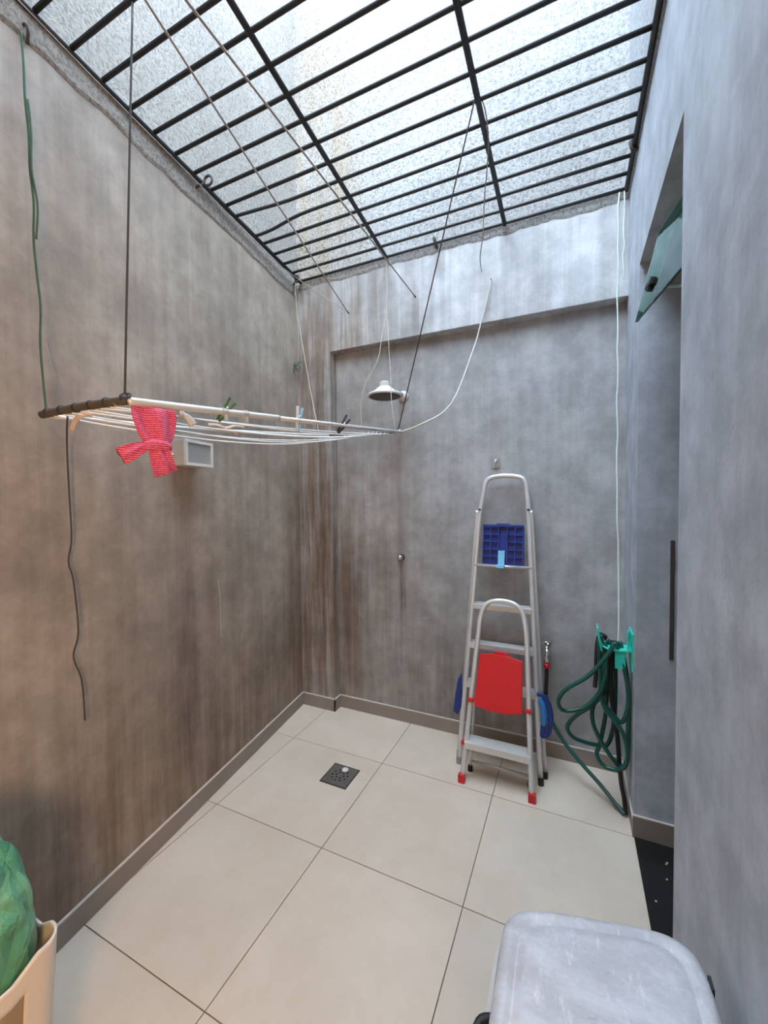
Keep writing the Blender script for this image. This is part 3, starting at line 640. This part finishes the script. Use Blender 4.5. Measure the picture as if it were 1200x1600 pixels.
# ------------------------------------------------------------------ shower
sh = thing('wall_shower', (-0.985, YR, 2.12), 'white plastic shower head on an arm from the back wall', 'shower')
fl = Vector((-0.985, YR, 2.125)); hc = Vector((-1.005, 2.195, 2.075))
MB().add(lathe([(0.034, -0.01), (0.034, 0.006), (0.030, 0.018), (0.018, 0.028), (0.008, 0.031)], fl, (0, -1, 0), 24)).build('wall_flange', 'white_pl', sh, smooth=True)
MB().add(tube(smooth_path([fl, fl+Vector((0, -0.06, 0.006)), hc+Vector((0.004, 0.10, 0.048)), hc+Vector((0, 0.02, 0.050))], 6), 0.0105, 12)).build('arm', 'grey_pl', sh, smooth=True)
MB().add(lathe([(0.100, -0.006), (0.103, 0.002), (0.098, 0.009), (0.070, 0.022), (0.048, 0.040), (0.034, 0.052)], hc, n=40)).build('bell', 'white_pl', sh, smooth=True)
MB().add(lathe([(0.030, 0.050), (0.030, 0.078), (0.026, 0.081)], hc, n=28)).build('neck', 'white_pl', sh)
MB().add(lathe([(0.02, -0.014), (0.080, -0.012), (0.094, -0.006)], hc, n=40)).build('nozzle_plate', 'showerdark', sh)
va = thing('shower_valve', (-1.004, YR, 1.085), 'small chrome valve stem on the back wall below the shower head', 'valve')
MB().add(lathe([(0.020, -0.005), (0.020, 0.003), (0.012, 0.006), (0.012, 0.02)], (-1.004, YR, 1.088), (0, -1, 0), 20)).build('escutcheon', 'rusty', va, smooth=True)
MB().add(lathe([(0.012, 0.018), (0.018, 0.026), (0.019, 0.036), (0.012, 0.046), (0.004, 0.049)], (-1.004, YR, 1.088), (0, -1, 0), 20)).build('knob', 'chrome', va, smooth=True)
hk = thing('wall_hook', (-0.405, YR, 1.66), 'small square adhesive hook on the wall above the tall ladder', 'hook')
MB().add(obox((-0.405, YR-0.002, 1.668), (1, 0, 0), (0, 0, 1), (0, -1, 0), 0.052, 0.058, 0.004)).build('plate', 'grey_pl', hk, bevel=0.001)
MB().add(tube(smooth_path([(-0.405, YR-.004, 1.685), (-0.405, YR-.02, 1.675), (-0.405, YR-.018, 1.65), (-0.405, YR-.006, 1.645)], 4), 0.003, 8)).build('hook_wire', 'chrome', hk, smooth=True)
MB().add(lathe([(0.009, 0), (0.008, .006), (.003, .009)], (-0.405, YR-.004, 1.685), (0, -1, 0), 12)).build('hook_boss', 'offwhite', hk, smooth=True)

# ------------------------------------------------------------------ ladders
def lad_rail(pts, r, flat, name, par, mat='alu'): return MB().add(tube(smooth_path(pts, 5), r, 12, flat=flat, up=(0, -1, 0.12))).build(name, mat, par, smooth=True)
# tall ladder
tl = thing('step_ladder', (-0.35, 2.2, 0), 'tall aluminium step ladder with blue plastic platform leaning on the back wall', 'ladder', 'folded step ladders')
def yf(z): return 2.172+(2.388-2.172)*z/1.59
def xa(z): return -0.562+(0.081)*z/1.40         # left front rail
def xb(z): return -0.137-(0.080)*z/1.40
loop = [(xa(z), yf(z), z) for z in (0.025, 0.4, 0.8, 1.15, 1.38)]+[(-0.462, yf(1.5), 1.50), (-0.452, yf(1.555), 1.555), (-0.425, yf(1.583), 1.583), (-0.345, yf(1.59), 1.592),
        (-0.262, yf(1.583), 1.580), (-0.236, yf(1.555), 1.550), (-0.228, yf(1.5), 1.50)]+[(xb(z), yf(z), z) for z in (1.38, 1.15, 0.8, 0.4, 0.025)]
lad_rail(loop, 0.0130, 0.0105, 'front_frame', tl)
def yr_(z): return 2.222+(yf(1.40)-0.0-2.222)*z/1.40+0.012
for sgn, fx, tx in ((-1, -0.578, -0.499), (1, -0.118, -0.203)):
    pts = [(fx+(tx-fx)*z/1.40, yr_(z)-0.010*(z > 1.3), z) for z in (0.02, 0.5, 1.0, 1.25, 1.395)]
    lad_rail(pts, 0.0100, 0.009, 'rear_leg', tl)
    MB().add(lathe([(0.012, 0), (0.012, 0.03), (0.010, 0.034)], (fx, yr_(0), 0.0), n=14)).build('foot_cap', 'black' if sgn > 0 else 'grey_pl', tl, smooth=False)
    x = xa(1.40) if sgn < 0 else xb(1.40)
    MB().add(lathe([(0.006, -0.03), (0.006, 0.012), (0.003, 0.014)], (x, yf(1.40)-0.006, 1.40), (0, -1, 0), 10)).build('pivot_bolt', 'black', tl, smooth=True)
for x, mm in ((xa(0), 'grey_pl'), (xb(0), 'black')):
    MB().add(lathe([(0.015, 0), (0.0145, 0.03), (0.013, 0.036)], (x, yf(0), 0.0), n=14)).build('foot_cap', mm, tl)
MB().add(tube([(xa(1.085)-.004, yf(1.085)-.004, 1.085), (xb(1.085)+.004, yf(1.085)-.004, 1.085)], 0.0085, 10)).build('platform_bar', 'alu', tl, smooth=True)
for z in (0.870, 0.655, 0.440):
    MB().add(box(xa(z)+.006, xb(z)-.006, yf(z)-0.012, yf(z)+0.058, z-0.028, z)).build('tread', 'alu', tl, bevel=0.002)
for z in (0.11,):
    MB().add(tube([(-0.572+.056*z, yr_(z), z), (-0.122-.058*z, yr_(z), z)], 0.007, 8)).build('rear_brace', 'alu', tl, smooth=True)
# folded platform: underside with ribs shows
P0 = Vector((-0.350, yf(1.09)+0.014, 1.085)); pu = Vector((0, yf(1.31)-yf(1.09)+.006, 0.222)).normalized(); px_ = Vector((1, 0, 0)); pn = px_.cross(pu)*1.0
pl = MB().add(obox(P0+pu*0.112-pn*-0.006, px_, pu, pn, 0.226, 0.218, 0.005)).build('platform', 'blue', tl, bevel=0.001)
front = -pn if pn.y > 0 else pn
base = P0+pu*0.112-pn*-0.006+front*0.010
for u_ in (-0.108, -0.066, -0.024, 0.024, 0.066, 0.108):
    MB().add(obox(base+px_*u_, px_, pu, pn, 0.0035, 0.212, 0.018)).build('rib', 'rib', pl)
for w_ in (-0.104, -0.062, -0.022, 0.022, 0.062, 0.104):
    for sx in (-1, 1):
        MB().add(obox(base+pu*w_+px_*sx*0.066, px_, pu, pn, 0.088, 0.0035, 0.018)).build('rib', 'rib', pl)
MB().add(obox(base+pu*0.112, px_, pu, pn, 0.222, 0.012, 0.024)).add(obox(base+pu*0.119, px_, pu, pn, 0.075, 0.012, 0.018)).build('platform_lip', 'blue', pl, bevel=0.002)
MB().add(obox(base-pu*0.072+front*0.014+px_*-0.004, (px_+pu*0.06).normalized(), pu, pn, 0.036, 0.088, 0.008)).add(obox(base-pu*0.116+front*0.012+px_*-0.008, px_, pu, pn, 0.04, 0.02, 0.026)).build('platform_clip', 'ltblue', tl, bevel=0.002)
# blue straps that stick out left and right at half height
vv = [(-0.560, 2.235, 0.480), (-0.556, 2.235, 0.30), (-0.582, 2.235, 0.235), (-0.610, 2.235, 0.250), (-0.597, 2.235, 0.36), (-0.580, 2.235, 0.445)]
V = [Vector(p) for p in vv]+[Vector(p)+Vector((0, 0.008, 0)) for p in vv]; n6 = 6
mesh_obj('side_strap', V, [tuple(range(6)), tuple(range(6, 12))[::-1]]+[(i, (i+1) % 6, 6+(i+1) % 6, 6+i) for i in range(6)], 'blue', tl, bevel=0.002)
lp = smooth_path([(-0.158, 2.20, 0.452), (-0.130, 2.20, 0.450), (-0.102, 2.205, 0.405), (-0.092, 2.205, 0.335), (-0.104, 2.205, 0.258), (-0.132, 2.20, 0.240), (-0.128, 2.205, 0.275), (-0.118, 2.205, 0.335)], 5)
MB().add(tube(lp, 0.012, 10, flat=0.006, up=(0, -1, 0))).build('side_strap', 'blue', tl, smooth=True)
MB().add(tube(smooth_path([(-0.146, 2.212, 0.425), (-0.132, 2.208, 0.40), (-0.124, 2.208, 0.34), (-0.126, 2.21, 0.285)], 5), [0.004]+[0.014]*3+[0.016]*9+[0.012]*2+[0.005], 10, flat=None)).build('strap_pad', 'midblue', tl, smooth=True)
# short ladder
sl = thing('step_ladder', (-0.34, 2.05, 0), 'short aluminium step ladder with red platform and red feet in front of the tall one', 'ladder', 'folded step ladders')
def yg(z): return 2.022+0.235*z/0.9
def xc_(z): return -0.510+0.052*z/0.775
def xd(z): return -0.167-0.046*z/0.775
loop = [(xc_(z), yg(z), z) for z in (0.03, 0.25, 0.5, 0.72)]+[(-0.456, yg(.80), .800), (-0.438, yg(.862), .862), (-0.400, yg(.896), .896), (-0.337, yg(.905), .905), (-0.275, yg(.895), .893), (-0.236, yg(.858), .855), (-0.219, yg(.79), .79)]+[(xd(z), yg(z), z) for z in (0.71, 0.5, 0.25, 0.03)]
lad_rail(loop, 0.0130, 0.0105, 'front_frame', sl)
def yh(z): return 2.125+(yg(0.70)-2.125)*z/0.70+0.010
for s, fx, tx in ((-1, -0.490, -0.463), (1, -0.184, -0.2086)):
    lad_rail([(fx+(tx-fx)*z/.7, yh(z), z) for z in (0.02, 0.25, 0.5, 0.70)], 0.0070, 0.011, 'rear_leg', sl)
    MB().add(lathe([(0.014, 0), (0.013, 0.026), (0.011, 0.03)], (fx, yh(0), 0.0), n=12)).build('foot_cap', 'black', sl)
for x in (xc_(0), xd(0)):
    MB().add(obox((x, yg(0.02), 0.021), (1, 0, 0), (0, 1, 0), (0, 0, 1), 0.034, 0.026, 0.042)).build('foot_cap', 'red', sl, bevel=0.003)
for z in (0.05,):
    MB().add(tube([(-0.486+.06*z, yh(z), z), (-0.188-.06*z, yh(z), z)], 0.0075, 8)).build('rear_brace', 'alu', sl, smooth=True)
td = MB().add(box(xc_(.2)-.008, xd(.2)+.004, yg(.2)-0.022, yg(.2)+0.062, .164, .200)).build('tread', 'alu', sl, bevel=0.003)
for i in range(5): MB().add(box(xc_(.2)+.01, xd(.2)-.01, yg(.2)-0.012+i*0.014, yg(.2)-0.007+i*0.014, .200, .2018)).build('tread_groove', 'alu', td)
MB().add(obox((xc_(.2)-.014, yg(.2)-0.016, .192), (1, 0, 0), (0, 1, 0), (0, 0, 1), .018, .02, .016)).build('tread_cap', 'red', sl, bevel=0.002)
for x in (xc_(.40)+.002, xd(.40)-.004):
    MB().add(obox((x, yg(.40)-0.012, .398), (1, 0, 0), (0, 1, 0), (0, 0, 1), .03, .022, .018)).build('platform_hinge', 'red', sl, bevel=0.003)
pv = []
for (x, z) in ((-0.462, .378), (-0.40, .366), (-0.30, .363), (-0.222, .380), (-0.226, .622), (-0.300, .638), (-0.38, .640), (-0.446, .630)):
    pv.append(Vector((x, yg(z)-0.018, z)))
V = pv+[p+Vector((0, 0.016, -0.004)) for p in pv]
mesh_obj('platform', V, [tuple(range(8)), tuple(range(8, 16))[::-1]]+[(i, (i+1) % 8, 8+(i+1) % 8, 8+i) for i in range(8)], 'red', sl, bevel=0.003)
MB().add(obox((-0.335, yg(.645)-0.006, .643), (1, 0, 0), (0, 1, 0), (0, 0, 1), .075, .014, .014)).build('platform_tab', 'red', sl, bevel=0.003)

# ------------------------------------------------------------------ tap, hose, hanger
tp = thing('garden_tap', (-0.12, YR, 0.62), 'small metal wall tap beside the ladders feeding the hose', 'tap')
MB().add(lathe([(0.018, -0.005), (0.018, 0.004), (0.011, 0.008), (0.011, 0.06), (0.013, 0.062), (0.013, 0.085)], (-0.12, YR, 0.640), (0, -1, 0), 16)).build('body', 'brass', tp, smooth=True)
MB().add(tube([(-0.12, YR-.075, .64), (-0.12, YR-.078, .60), (-0.121, YR-.08, .56)], [0.012, 0.014, 0.012], 12)).build('spout', 'chrome', tp, smooth=True)
mb = MB().add(tube([(-0.12, YR-.072, .645), (-0.12, YR-.072, .672)], 0.006, 8))
for a in (0.3, 0.3+math.pi/2):
    d = Vector((math.cos(a), math.sin(a), 0.15)); c = Vector((-0.12, YR-.072, .675)); mb.add(tube([c-d*.03, c+d*.03], 0.0048, 8))
mb.build('handle', 'chrome', tp, smooth=True)
MB().add(lathe([(0.013, 0), (0.017, 0.004), (0.017, 0.020), (0.013, 0.024)], (-0.121, YR-.08, .535), n=14)).build('red_connector', 'red', tp)
ho = thing('garden_hose', (0.2, 2.12, 0.0), 'dark green garden hose running from the tap and looped on the hanger', 'hose')
HX = 0.236
def hp(l): return [Vector((min(p[0], HX), p[1], max(p[2], 0.0105))) for p in l]
feed = [(-0.121, 2.360, 0.540), (-0.121, 2.360, 0.48), (-0.124, 2.350, 0.392), (-0.095, 2.330, 0.269), (-0.037, 2.300, 0.185), (0.050, 2.250, 0.115), (0.131, 2.195, 0.066), (0.190, 2.140, 0.030), (0.228, 2.105, 0.012)]
rise = [(0.231, 2.11, 0.012), (0.226, 2.12, 0.07), (0.213, 2.125, 0.147), (0.202, 2.130, 0.288), (0.192, 2.130, 0.403), (0.170, 2.130, 0.550), (0.169, 2.130, 0.719), (0.174, 2.130, 0.800)]
loops = [
 [(0.183, 2.100, 0.804), (0.215, 2.090, 0.702), (0.233, 2.090, 0.603), (0.232, 2.090, 0.512), (0.210, 2.095, 0.442), (0.174, 2.100, 0.472), (0.133, 2.100, 0.521), (0.124, 2.105, 0.564), (0.135, 2.110, 0.681), (0.137, 2.120, 0.800)],
 [(0.177, 2.080, 0.808), (0.144, 2.060, 0.746), (0.069, 2.050, 0.647), (-0.018, 2.040, 0.577), (-0.053, 2.040, 0.517), (-0.039, 2.050, 0.471), (0.008, 2.060, 0.470), (0.066, 2.070, 0.498), (0.116, 2.080, 0.562), (0.141, 2.080, 0.636), (0.146, 2.090, 0.702), (0.142, 2.110, 0.803)],
 [(0.128, 2.140, 0.818), (0.123, 2.120, 0.727), (0.139, 2.120, 0.619), (0.128, 2.110, 0.545), (0.082, 2.100, 0.487), (0.019, 2.100, 0.426), (-0.014, 2.100, 0.368), (0.004, 2.100, 0.327), (0.052, 2.110, 0.306), (0.121, 2.130, 0.294), (0.160, 2.150, 0.30), (0.185, 2.16, 0.40), (0.19, 2.16, 0.60), (0.185, 2.15, 0.795)],
 [(0.155, 2.150, 0.800), (0.160, 2.140, 0.673), (0.150, 2.130, 0.570), (0.098, 2.120, 0.487), (0.093, 2.110, 0.420), (0.114, 2.110, 0.354), (0.150, 2.110, 0.292), (0.191, 2.110, 0.238), (0.218, 2.110, 0.222), (0.233, 2.100, 0.267), (0.238, 2.100, 0.344), (0.238, 2.095, 0.457), (0.236, 2.10, 0.585), (0.222, 2.110, 0.707), (0.203, 2.120, 0.805)],
 [(0.118, 2.12, 0.80), (0.122, 2.105, 0.66), (0.128, 2.100, 0.555), (0.143, 2.090, 0.493), (0.182, 2.080, 0.449), (0.218, 2.080, 0.390), (0.232, 2.080, 0.316), (0.226, 2.080, 0.262), (0.194, 2.090, 0.222), (0.140, 2.100, 0.219), (0.112, 2.110, 0.259), (0.126, 2.125, 0.31), (0.15, 2.15, 0.45), (0.155, 2.16, 0.65), (0.15, 2.16, 0.80)]]
MB().add(tube(smooth_path(hp(feed[:3]), 5), 0.0098, 10)).build('hose_end', 'black', ho, smooth=True)
MB().add(tube(smooth_path(hp(feed[2:]), 6), 0.0095, 10)).build('hose_run', 'hose', ho, smooth=True)
MB().add(tube(smooth_path(hp(rise), 6), 0.0098, 10)).build('hose_run', 'black', ho, smooth=True)
for l in loops: MB().add(tube(smooth_path(hp(l), 7), 0.0095, 10)).build('hose_loop', 'hose', ho, smooth=True)
MB().add(tube(smooth_path(hp([(0.150, 2.155, 0.805), (0.124, 2.150, 0.815), (0.112, 2.160, 0.754), (0.108, 2.160, 0.621), (0.104, 2.160, 0.557)]), 6), 0.0098, 10)).build('hose_end', 'black', ho, smooth=True)
hh = thing('hose_hanger', (W, 2.12, 0.78), 'turquoise plastic hose hanger on the right wall', 'hose hanger')
MB().add(box(W-0.006, W, 2.06, 2.18, 0.69, 0.86)).build('back_plate', 'turq', hh, bevel=0.0025)
pts = [(W-0.006, 0.775), (0.20, 0.770), (0.155, 0.770), (0.128, 0.785), (0.115, 0.815), (0.109, 0.862)]
V = []; 
for (x, z) in pts:
    for (dy, dz) in ((-0.045, 0), (0.045, 0), (0.045, 0.006), (-0.045, 0.006)): V.append((x+(0.004 if dz and x < 0.13 else 0), 2.12+dy, z+(dz if x >= 0.13 else 0)))
F = [(0, 1, 2, 3), (20, 23, 22, 21)]
for i in range(5):
    for k in range(4): F.append((i*4+k, i*4+(k+1) % 4, i*4+4+(k+1) % 4, i*4+4+k))
mesh_obj('saddle', V, F, 'turq', hh)
MB().add(box(0.180, 0.222, 2.082, 2.088, 0.690, 0.776)).build('front_tongue', 'turq', hh, bevel=0.002)
MB().add(tube(smooth_path([(0.232, 2.085, 0.77), (0.230, 2.08, 0.84), (0.233, 2.085, 0.868), (0.240, 2.09, 0.84), (0.243, 2.09, 0.80)], 5), 0.0045, 8)).build('side_prong', 'turq', hh, smooth=True)
MB().add(tube(smooth_path([(0.128, 2.085, 0.76), (0.116, 2.08, 0.82), (0.110, 2.085, 0.868)], 5), 0.005, 8)).build('side_prong', 'turq', hh, smooth=True)

# ------------------------------------------------------------------ white lidded bin, lower right
bn = thing('lidded_bin', (0.06, 0.62, 0), 'large scuffed white plastic bin with a lid against the right wall', 'bin')
outl = smooth_path([(-0.114, 0.42), (-0.115, 0.60), (-0.117, 0.765), (-0.106, 0.806), (-0.080, 0.829), (-0.030, 0.848), (0.05, 0.868), (0.125, 0.886), (0.172, 0.890), (0.203, 0.874), (0.216, 0.838), (0.219, 0.79), (0.219, 0.60), (0.217, 0.42), (0.20, 0.375), (0.05, 0.365), (-0.09, 0.375)], 4, True)
cen2 = Vector((0.055, 0.62)); outl = [Vector((p[0], p[1])) if not isinstance(p, Vector) else Vector((p.x, p.y)) for p in outl]
def inset(loop, d): return [Vector((cen2.x+(p.x-cen2.x)*(1-d/0.168), cen2.y+(p.y-cen2.y)*(1-d/0.262))) for p in loop]
def shell(levels, close_top=True, close_bot=True):
    V = []; F = []; n = len(levels[0][0])
    for (lp_, z) in levels: V += [(p.x, p.y, z) for p in lp_]
    for i in range(len(levels)-1):
        for k in range(n): F.append((i*n+k, i*n+(k+1) % n, (i+1)*n+(k+1) % n, (i+1)*n+k))
    if close_bot:
        lp_, z = levels[0]; V.append((sum(p.x for p in lp_)/n, sum(p.y for p in lp_)/n, z)); F += [((k+1) % n, k, len(V)-1) for k in range(n)]
    if close_top:
        lp_, z = levels[-1]; V.append((sum(p.x for p in lp_)/n, sum(p.y for p in lp_)/n, z)); b0 = (len(levels)-1)*n
        F += [(b0+k, b0+(k+1) % n, len(V)-1) for k in range(n)]
    return V, F
MB().add(shell([(inset(outl, .002), .592), (outl, .595), (outl, .632), (inset(outl, .004), .643), (inset(outl, .012), .649), (inset(outl, .024), .651), (inset(outl, .029), .645), (inset(outl, .033), .645), (inset(outl, .039), .652), (inset(outl, .055), .6535)])).build('lid', 'lid', bn, smooth=True)
MB().add(shell([(inset(outl, .045), 0.0), (inset(outl, .042), 0.01), (inset(outl, .012), .54), (inset(outl, -.014), .545), (inset(outl, -.014), .575), (inset(outl, .006), .592)])).build('body', 'white_pl', bn, smooth=False)
MB().add(box(0.214, 0.2195, 0.815, 0.838, 0.615, 0.645)).build('lid_slot', 'black', bn, bevel=0.001)
MB().add(tube(smooth_path([(-0.116, 0.66, 0.60), (-0.135, 0.645, 0.60), (-0.140, 0.60, 0.595), (-0.132, 0.55, 0.595), (-0.116, 0.535, 0.60)], 5), 0.007, 8)).build('side_handle', 'black', bn, smooth=True)

# ------------------------------------------------------------------ cream crate with green bag, lower left
cr = thing('plastic_crate', (-1.243, 0.29, 0), 'cream plastic crate with a handle hole by the left wall', 'crate')
bx0, bx1, by0, by1, hc_ = -1.400, -1.085, 0.06, 0.525, 0.45
def rrect(x0, x1, y0, y1, r, n=6):
    out_ = []
    for (cx_, cy_, a0) in ((x1-r, y1-r, 0), (x0+r, y1-r, 90), (x0+r, y0+r, 180), (x1-r, y0+r, 270)):
        for i in range(n+1): a = math.radians(a0+90*i/n); out_.append((cx_+r*math.cos(a), cy_+r*math.sin(a)))
    return out_
def densify(lp_, step):
    out_ = []
    for i in range(len(lp_)):
        a = Vector(lp_[i]); b = Vector(lp_[(i+1) % len(lp_)]); m = max(1, int((b-a).length/step))
        out_ += [a.lerp(b, j/m) for j in range(m)]
    return out_
base_lp = densify(rrect(bx0, bx1, by0, by1, 0.045), 0.008); zs = [0.0, 0.05, 0.12, 0.20]+[0.25+0.01*i for i in range(21)]
cc2 = Vector(((bx0+bx1)/2, (by0+by1)/2)); V = []; F = []; n = len(base_lp)
for z in zs:
    for p in base_lp:
        k_ = 0.88+0.12*z/hc_; q = cc2+(p-cc2)*k_; zz = z
        if z > 0.30:                                    # rim dips between the raised corners
            ex = max(0.0, 1-abs(abs(p.x-cc2.x)-(bx1-bx0)/2)/0.10)*max(0.0, 1-abs(abs(p.y-cc2.y)-(by1-by0)/2)/0.10)
            zz = z-(1-min(1, ex*2.2))*0.028*(z-0.30)/0.15
        V.append((q.x, q.y, zz))
for i in range(len(zs)-1):
    for k in range(n):
        p = base_lp[k]; q = base_lp[(k+1) % n]; my = (p.y+q.y)/2
        if p.x > bx1-0.004 and q.x > bx1-0.004 and 0.14 < my < 0.448 and 0.25 <= zs[i] < 0.385: continue
        F.append((i*n+k, i*n+(k+1) % n, (i+1)*n+(k+1) % n, (i+1)*n+k))
F.append(tuple(range(n))[::-1])
o = mesh_obj('crate_shell', V, F, 'cream_pl', cr, smooth=True)
sm = o.modifiers.new('wall_thickness', 'SOLIDIFY'); sm.thickness = 0.006; sm.offset = -1
# green bag stuffed in the crate
rnd = random.Random(2); V = []; F = []; nu, nv = 96, 50
cb = Vector((-1.240, 0.315, 0.43))
from mathutils import noise as mnoise
for j in range(nv+1):
    ph = -math.pi*0.42+(math.pi*0.92)*j/nv
    for i in range(nu):
        a = 2*math.pi*i/nu; c_, s_ = math.cos(a), math.sin(a)
        e = 0.55; x = math.copysign(abs(c_)**e, c_); y = math.copysign(abs(s_)**e, s_)
        rad = max(0.0, math.cos(ph))**0.62; zc = math.sin(ph)
        d = Vector((x*rad, y*rad, zc))
        w_ = mnoise.noise(d*1.8+Vector((3, 1, 2)))*0.09+abs(mnoise.noise(Vector((d.x*3.6, d.y*3.6, d.z*1.8))+Vector((7, 2, 1))))*0.12-abs(mnoise.noise(d*6+Vector((1, 5, 2))))*0.035
        V.append((cb.x+d.x*0.146*(1+w_*(1 if d.z > .3 else .2)), cb.y+d.y*0.192*(1+w_*(.7 if d.z > .3 else .2)), cb.z+(d.z*(0.295 if d.z > 0 else 0.12))*(1+w_*0.8)))
for j in range(nv):
    for i in range(nu): F.append((j*nu+i, j*nu+(i+1) % nu, (j+1)*nu+(i+1) % nu, (j+1)*nu+i))
F += [tuple(range(nu))[::-1], tuple(range(nv*nu, (nv+1)*nu))]
tagged(mesh_obj('plastic_bag', V, F, 'bag', smooth=True), 'crumpled green plastic bag stuffed into the cream crate', 'bag')

# ------------------------------------------------------------------ added warm fill light, unseen, on the right wall behind the camera
LC = Vector((W, -0.62, 1.35))
ct = thing('fill_light', LC, 'added round warm fill light on the right wall behind the camera', 'lamp')
MB().add(lathe([(0.27, 0), (0.27, 0.03), (0.255, 0.04)], LC, (-1, 0, 0), 40)).build('fill_base', 'offwhite', ct)
MB().add(lathe([(0.25, 0.038), (0.25, 0.05), (0.21, 0.075), (0.12, 0.092), (0.01, 0.097)], LC, (-1, 0, 0), 40)).build('fill_cover', 'glow', ct, smooth=True)
ld = bpy.data.lights.new('fill_source', 'AREA'); ld.shape = 'DISK'; ld.size = 0.48; ld.energy = FILL_POWER; ld.color = (1.0, 0.60, 0.30)
lo = bpy.data.objects.new('fill_source', ld); col.objects.link(lo); lo.location = LC-Vector((0.105, 0, 0)); lo.rotation_euler = (0, math.radians(90), 0)
